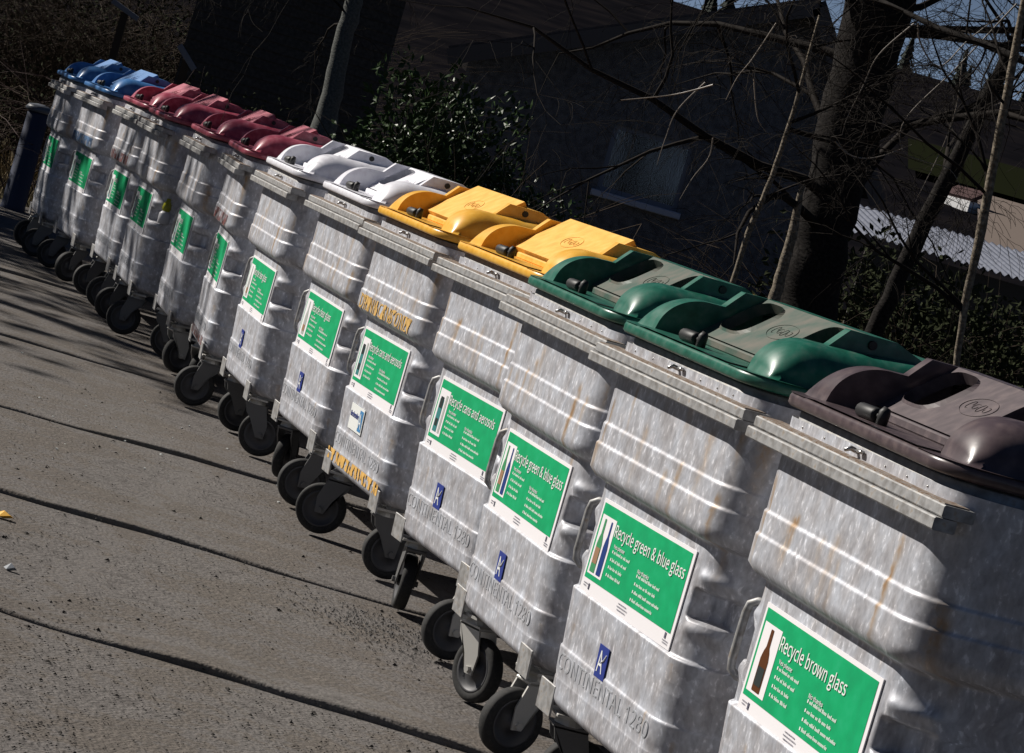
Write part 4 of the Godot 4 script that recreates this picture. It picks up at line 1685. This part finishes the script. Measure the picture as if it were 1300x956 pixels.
func hill_y(x: float, z: float) -> float:
	var d := -z
	var n1 := sin(x * 0.021 + 1.0) * 2.0 + sin(x * 0.047 + z * 0.01) * 1.2
	var base: float = 18.5 * smoothstep(70.0, 300.0, d)
	return base + n1 * smoothstep(120.0, 260.0, d) - 0.1

func build_distance() -> void:
	# corrugated shed
	var pl := at(1068, 285, 30.0)
	var pr := at(1330, 361, 30.0)
	var shed := thing("corrugated_shed", "low shed with pale corrugated metal roof seen between the bare trees", "shed", Vector3(pl.x, -0.03, pl.z), "sheds behind the bins")
	shed.rotation.y = -0.10
	var W := pr.x - pl.x + 2.2
	var ey := (pl.y + pr.y) * 0.5
	var rm := mat(Color.WHITE, 0.45, 0.2)
	rm.albedo_texture = ntex(150, 0.02, [[0.1, Color(0.31, 0.33, 0.38)], [0.9, Color(0.43, 0.45, 0.51)]])
	trip(rm, 0.8)
	var st := new_st()
	var n := 480
	var depth := 1.9
	var rise := 0.29
	for i in n:
		var x0 := W * i / n + 0.15
		var x1 := W * (i + 1) / n + 0.15
		var y0 := 0.018 * sin(x0 * TAU / 0.085)
		var y1 := 0.018 * sin(x1 * TAU / 0.085)
		quad(st, Vector3(x0 - 0.5, ey + rise + y0, -depth), Vector3(x1 - 0.5, ey + rise + y1, -depth), Vector3(x1, ey + y1, 0.1), Vector3(x0, ey + y0, 0.1))
	part("roof", fin(st), rm, shed)
	part("wall", box_mesh(Vector3(W - 0.4, ey - 0.06, 1.7), 0.0, Vector3(W * 0.5 + 0.1, (ey - 0.06) * 0.5, -0.95)), mat(lin(0.06, 0.055, 0.05), 0.9), shed)
	# hillside
	st = new_st()
	var nx := 70
	var nz := 50
	for i in nx:
		for j in nz:
			var q := []
			for e in [[0, 0], [0, 1], [1, 1], [1, 0]]:
				var x: float = lerp(-260.0, 320.0, float(i + e[0]) / nx)
				var z: float = lerp(-55.0, -420.0, float(j + e[1]) / nz)
				q.append(Vector3(x, hill_y(x, z), z))
			quad(st, q[0], q[1], q[2], q[3])
	var hm := mat(Color.WHITE, 0.95)
	hm.albedo_texture = ntex(160, 0.02, [[0.1, Color(0.06, 0.06, 0.075)], [0.5, Color(0.085, 0.082, 0.095)], [0.9, Color(0.12, 0.11, 0.115)]], 5)
	hm.metallic_specular = 0.0
	trip(hm, 0.02)
	var hill := part("hill", fin(st), hm, self)
	hill.set_meta("kind", "structure")
	# field and yard on the slope
	for q in [["field", 1150, 1420, 206, 246, lin(0.012, 0.014, 0.007)], ["yard", 1238, 1420, 252, 330, lin(0.20, 0.165, 0.145)]]:
		st = new_st()
		var g := []
		for i in 13:
			var row := []
			for j in 9:
				var px: float = lerp(float(q[1]), float(q[2]), i / 12.0)
				var py: float = lerp(float(q[3]), float(q[4]), j / 8.0) + (px - 1235.0) * 0.27
				var d := ray(px, py)
				# march onto the hill
				var t := 60.0
				while t < 420.0 and (EYE + d.y * t) > hill_y(d.x * t, d.z * t):
					t += 0.5
				var p := Vector3(d.x * t, 0, d.z * t)
				p.y = hill_y(p.x, p.z) + 0.35
				row.append(p)
			g.append(row)
		for i in 12:
			for j in 8:
				quad(st, g[i][j], g[i + 1][j], g[i + 1][j + 1], g[i][j + 1])
		var fo := part(q[0], fin(st), mat(q[5], 0.95), self)
		(fo.material_override as StandardMaterial3D).metallic_specular = 0.0
		fo.set_meta("kind", "structure")
	# little hut with a dark red roof
	var hd := ray(1217, 265)
	var t2 := 60.0
	while t2 < 420.0 and (EYE + hd.y * t2) > hill_y(hd.x * t2, hd.z * t2):
		t2 += 0.5
	var hp := Vector3(hd.x * t2, hill_y(hd.x * t2, hd.z * t2), hd.z * t2)
	var k := t2 / FOCAL          # metres per pixel there
	var hut := thing("hut", "small white hut with dark red roof on the hillside beyond the shed", "hut", hp)
	hut.rotation.y = -0.9
	part("wall", box_mesh(Vector3(50 * k, 14 * k, 20 * k), 0.0, Vector3(0, 5 * k, 0)), mat(lin(0.75, 0.75, 0.75), 0.8), hut)
	part("roof", box_mesh(Vector3(54 * k, 5 * k, 28 * k), 0.0, Vector3(0, 20 * k, -3 * k), Basis(Vector3.RIGHT, 0.5)), mat(lin(0.05, 0.02, 0.02), 0.9), hut)
	# conifers along the skyline
	var r := RandomNumberGenerator.new()
	r.seed = 314
	st = new_st()
	for i in 700:
		var x := r.randf_range(-120.0, 200.0)
		var z := -r.randf_range(285.0, 345.0)
		var y := hill_y(x, z)
		var h := r.randf_range(2.0, 4.2)
		for lv in 5:
			var a := y + h * (0.1 + lv * 0.17)
			var rad := h * 0.26 * (1.0 - lv * 0.18)
			for s in 7:
				var a0 := TAU * s / 7 + lv
				var a1 := TAU * (s + 1) / 7 + lv
				tri(st, Vector3(x + cos(a0) * rad * r.randf_range(0.8, 1.2), a, z + sin(a0) * rad), Vector3(x, a + h * 0.3, z), Vector3(x + cos(a1) * rad, a, z + sin(a1) * rad))
	var wood := part("conifer_wood", fin(st, true), M.conifer, self)
	tag(wood, "dark conifer wood along the skyline of the hill", "wood", "", "stuff")

# ------------------------------------------------------------------ small things
func build_small() -> void:
	# dark blue post at the far end of the row
	var p := Vector3(-4.42, -0.03, -25.6)
	var bp := thing("blue_post", "dark blue round post with pale domed cap beside the last blue-lidded bin", "post", p)
	var st := new_st()
	tube(st, [Vector3(0, 0, 0), Vector3(0, 0.05, 0), Vector3(0, 0.86, 0), Vector3(0, 0.88, 0)], [0.12, 0.105, 0.095, 0.085], 20)
	part("shaft", fin(st), mat(lin(0.008, 0.018, 0.055), 0.6), bp)
	st = new_st()
	tube(st, [Vector3(0, 0.88, 0), Vector3(0, 0.90, 0), Vector3(0, 0.935, 0), Vector3(0, 0.95, 0)], [0.11, 0.125, 0.10, 0.03], 20)
	part("cap", fin(st), mat(lin(0.12, 0.13, 0.15), 0.4), bp)
	# bottle resting on the corner ledge between two red-lidded bins
	var bpos := Vector3(-2.118, 0.752, -17.212)
	var bt := thing("glass_bottle", "small pale bottle with yellow-green top resting in a red-lidded bin's corner pocket", "bottle", bpos)
	st = new_st()
	tube(st, [Vector3(0, -0.06, 0), Vector3(0, -0.055, 0), Vector3(0, 0.0, 0), Vector3(0, 0.015, 0)], [0.03, 0.034, 0.034, 0.02], 14)
	part("base", fin(st), mat(lin(0.5, 0.5, 0.52), 0.4), bt)
	st = new_st()
	tube(st, [Vector3(0, 0.012, 0), Vector3(0, 0.03, 0), Vector3(0, 0.055, 0), Vector3(0, 0.075, 0), Vector3(0, 0.09, 0)], [0.02, 0.026, 0.024, 0.013, 0.011], 14)
	part("top", fin(st), mat(lin(0.30, 0.30, 0.02), 0.15), bt)
	# scraps on the matting
	var scr := [[4, 655, "yellow_leaf", "crumpled bright yellow scrap lying on the matting", lin(0.75, 0.38, 0.01), 0.035], [12, 722, "paper_scrap", "small pale paper scrap lying below the yellow scrap", lin(0.20, 0.22, 0.25), 0.022]]
	for q in scr:
		var d := ray(q[0], q[1])
		var g := Vector3(0, EYE, 0) + d * (-EYE / d.y)
		st = new_st()
		var s: float = q[5]
		var v := [Vector3(-s, 0.004, -s * 0.5), Vector3(-s * 0.2, 0.02, -s * 0.7), Vector3(s, 0.006, -s * 0.2), Vector3(s * 0.7, 0.015, s * 0.5), Vector3(-s * 0.4, 0.004, s * 0.6)]
		var cc := Vector3(0, 0.024, 0)
		for i in 5:
			tri(st, v[i], v[(i + 1) % 5], cc)
			tri(st, v[i], v[(i + 1) % 5], Vector3(0, -0.002, 0))
		var o := part(q[2], fin(st, true), mat(q[4], 0.6), self)
		o.position = Vector3(g.x, -0.006, g.z)
		tag(o, q[3], "litter")
	var r := RandomNumberGenerator.new()
	r.seed = 8
	var mm := MultiMesh.new()
	mm.transform_format = MultiMesh.TRANSFORM_3D
	mm.mesh = box_mesh(Vector3(1, 0.5, 0.8))
	mm.instance_count = 34
	for i in 34:
		var px := r.randf_range(20, 360)
		var py := 520.0 + px * 0.2 + r.randfn(0, 28)
		var d := ray(px, py)
		var g := Vector3(0, EYE, 0) + d * (-EYE / d.y)
		var s := r.randf_range(0.004, 0.010)
		mm.set_instance_transform(i, Transform3D(Basis(Vector3.UP, r.randf() * TAU) * Basis.from_scale(Vector3.ONE * s), Vector3(g.x, -0.006, g.z)))
	var mi := MultiMeshInstance3D.new()
	mi.name = "paper_flecks"
	mi.multimesh = mm
	mi.material_override = M.white_print
	add_child(mi)
	tag(mi, "tiny white flecks of litter on the matting", "litter", "", "stuff")

func _ready() -> void:
	rng.seed = 2024
	# camera
	var cam := Camera3D.new()
	cam.name = "camera"
	add_child(cam)
	cam.keep_aspect = Camera3D.KEEP_HEIGHT
	cam.fov = rad_to_deg(2.0 * atan(478.0 / FOCAL))
	cam.near = 0.1
	cam.far = 2500.0
	var bas := Basis(Vector3.RIGHT, -PITCH) * Basis(Vector3.BACK, ROLL) * Basis(Vector3.RIGHT, -atan(45.0 / FOCAL))
	cam.transform = Transform3D(bas, Vector3(0, EYE, 0))
	cam.current = true
	# sky, sun, exposure
	var sky_mat := ProceduralSkyMaterial.new()
	sky_mat.sky_top_color = lin(0.05, 0.11, 0.27)
	sky_mat.sky_horizon_color = lin(2.1, 2.9, 4.1)
	sky_mat.sky_curve = 0.04
	sky_mat.ground_horizon_color = lin(0.06, 0.06, 0.055)
	sky_mat.ground_bottom_color = lin(0.04, 0.04, 0.035)
	var sky := Sky.new()
	sky.sky_material = sky_mat
	var env := Environment.new()
	env.background_mode = Environment.BG_SKY
	env.sky = sky
	env.background_energy_multiplier = 0.17
	env.tonemap_mode = Environment.TONE_MAPPER_LINEAR
	env.tonemap_exposure = 1.13
	env.sdfgi_enabled = true
	env.ssao_enabled = true
	env.ssil_enabled = true
	var we := WorldEnvironment.new()
	we.name = "environment"
	we.environment = env
	add_child(we)
	var el := deg_to_rad(34.0)
	sun_to = Vector3(-0.91 * cos(el), sin(el), -0.41 * cos(el)).normalized()
	var sun := DirectionalLight3D.new()
	sun.name = "sun"
	add_child(sun)
	sun.light_energy = 1.6
	sun.light_color = Color(1.0, 0.975, 0.94)
	sun.light_angular_distance = 0.53
	sun.shadow_enabled = true
	sun.look_at_from_position(Vector3.ZERO, -sun_to, Vector3.UP)
	setup_materials()
	build_ground()
	build_house()
	build_distance()
	build_plants()
	shade_tree("evergreen_tree", "leafy evergreen tree left of the row shading its blue-lidded end", Vector3(-12.4, -0.03, -26.2), 7.4, 3.4, 600)
	shade_tree("evergreen_tree", "tall thin-leaved evergreen tree left of the row dappling the red-lidded bins", Vector3(-12.4, -0.03, -21.6), 11.0, 2.3, 700, 0.10)
	build_bins()
	build_small()
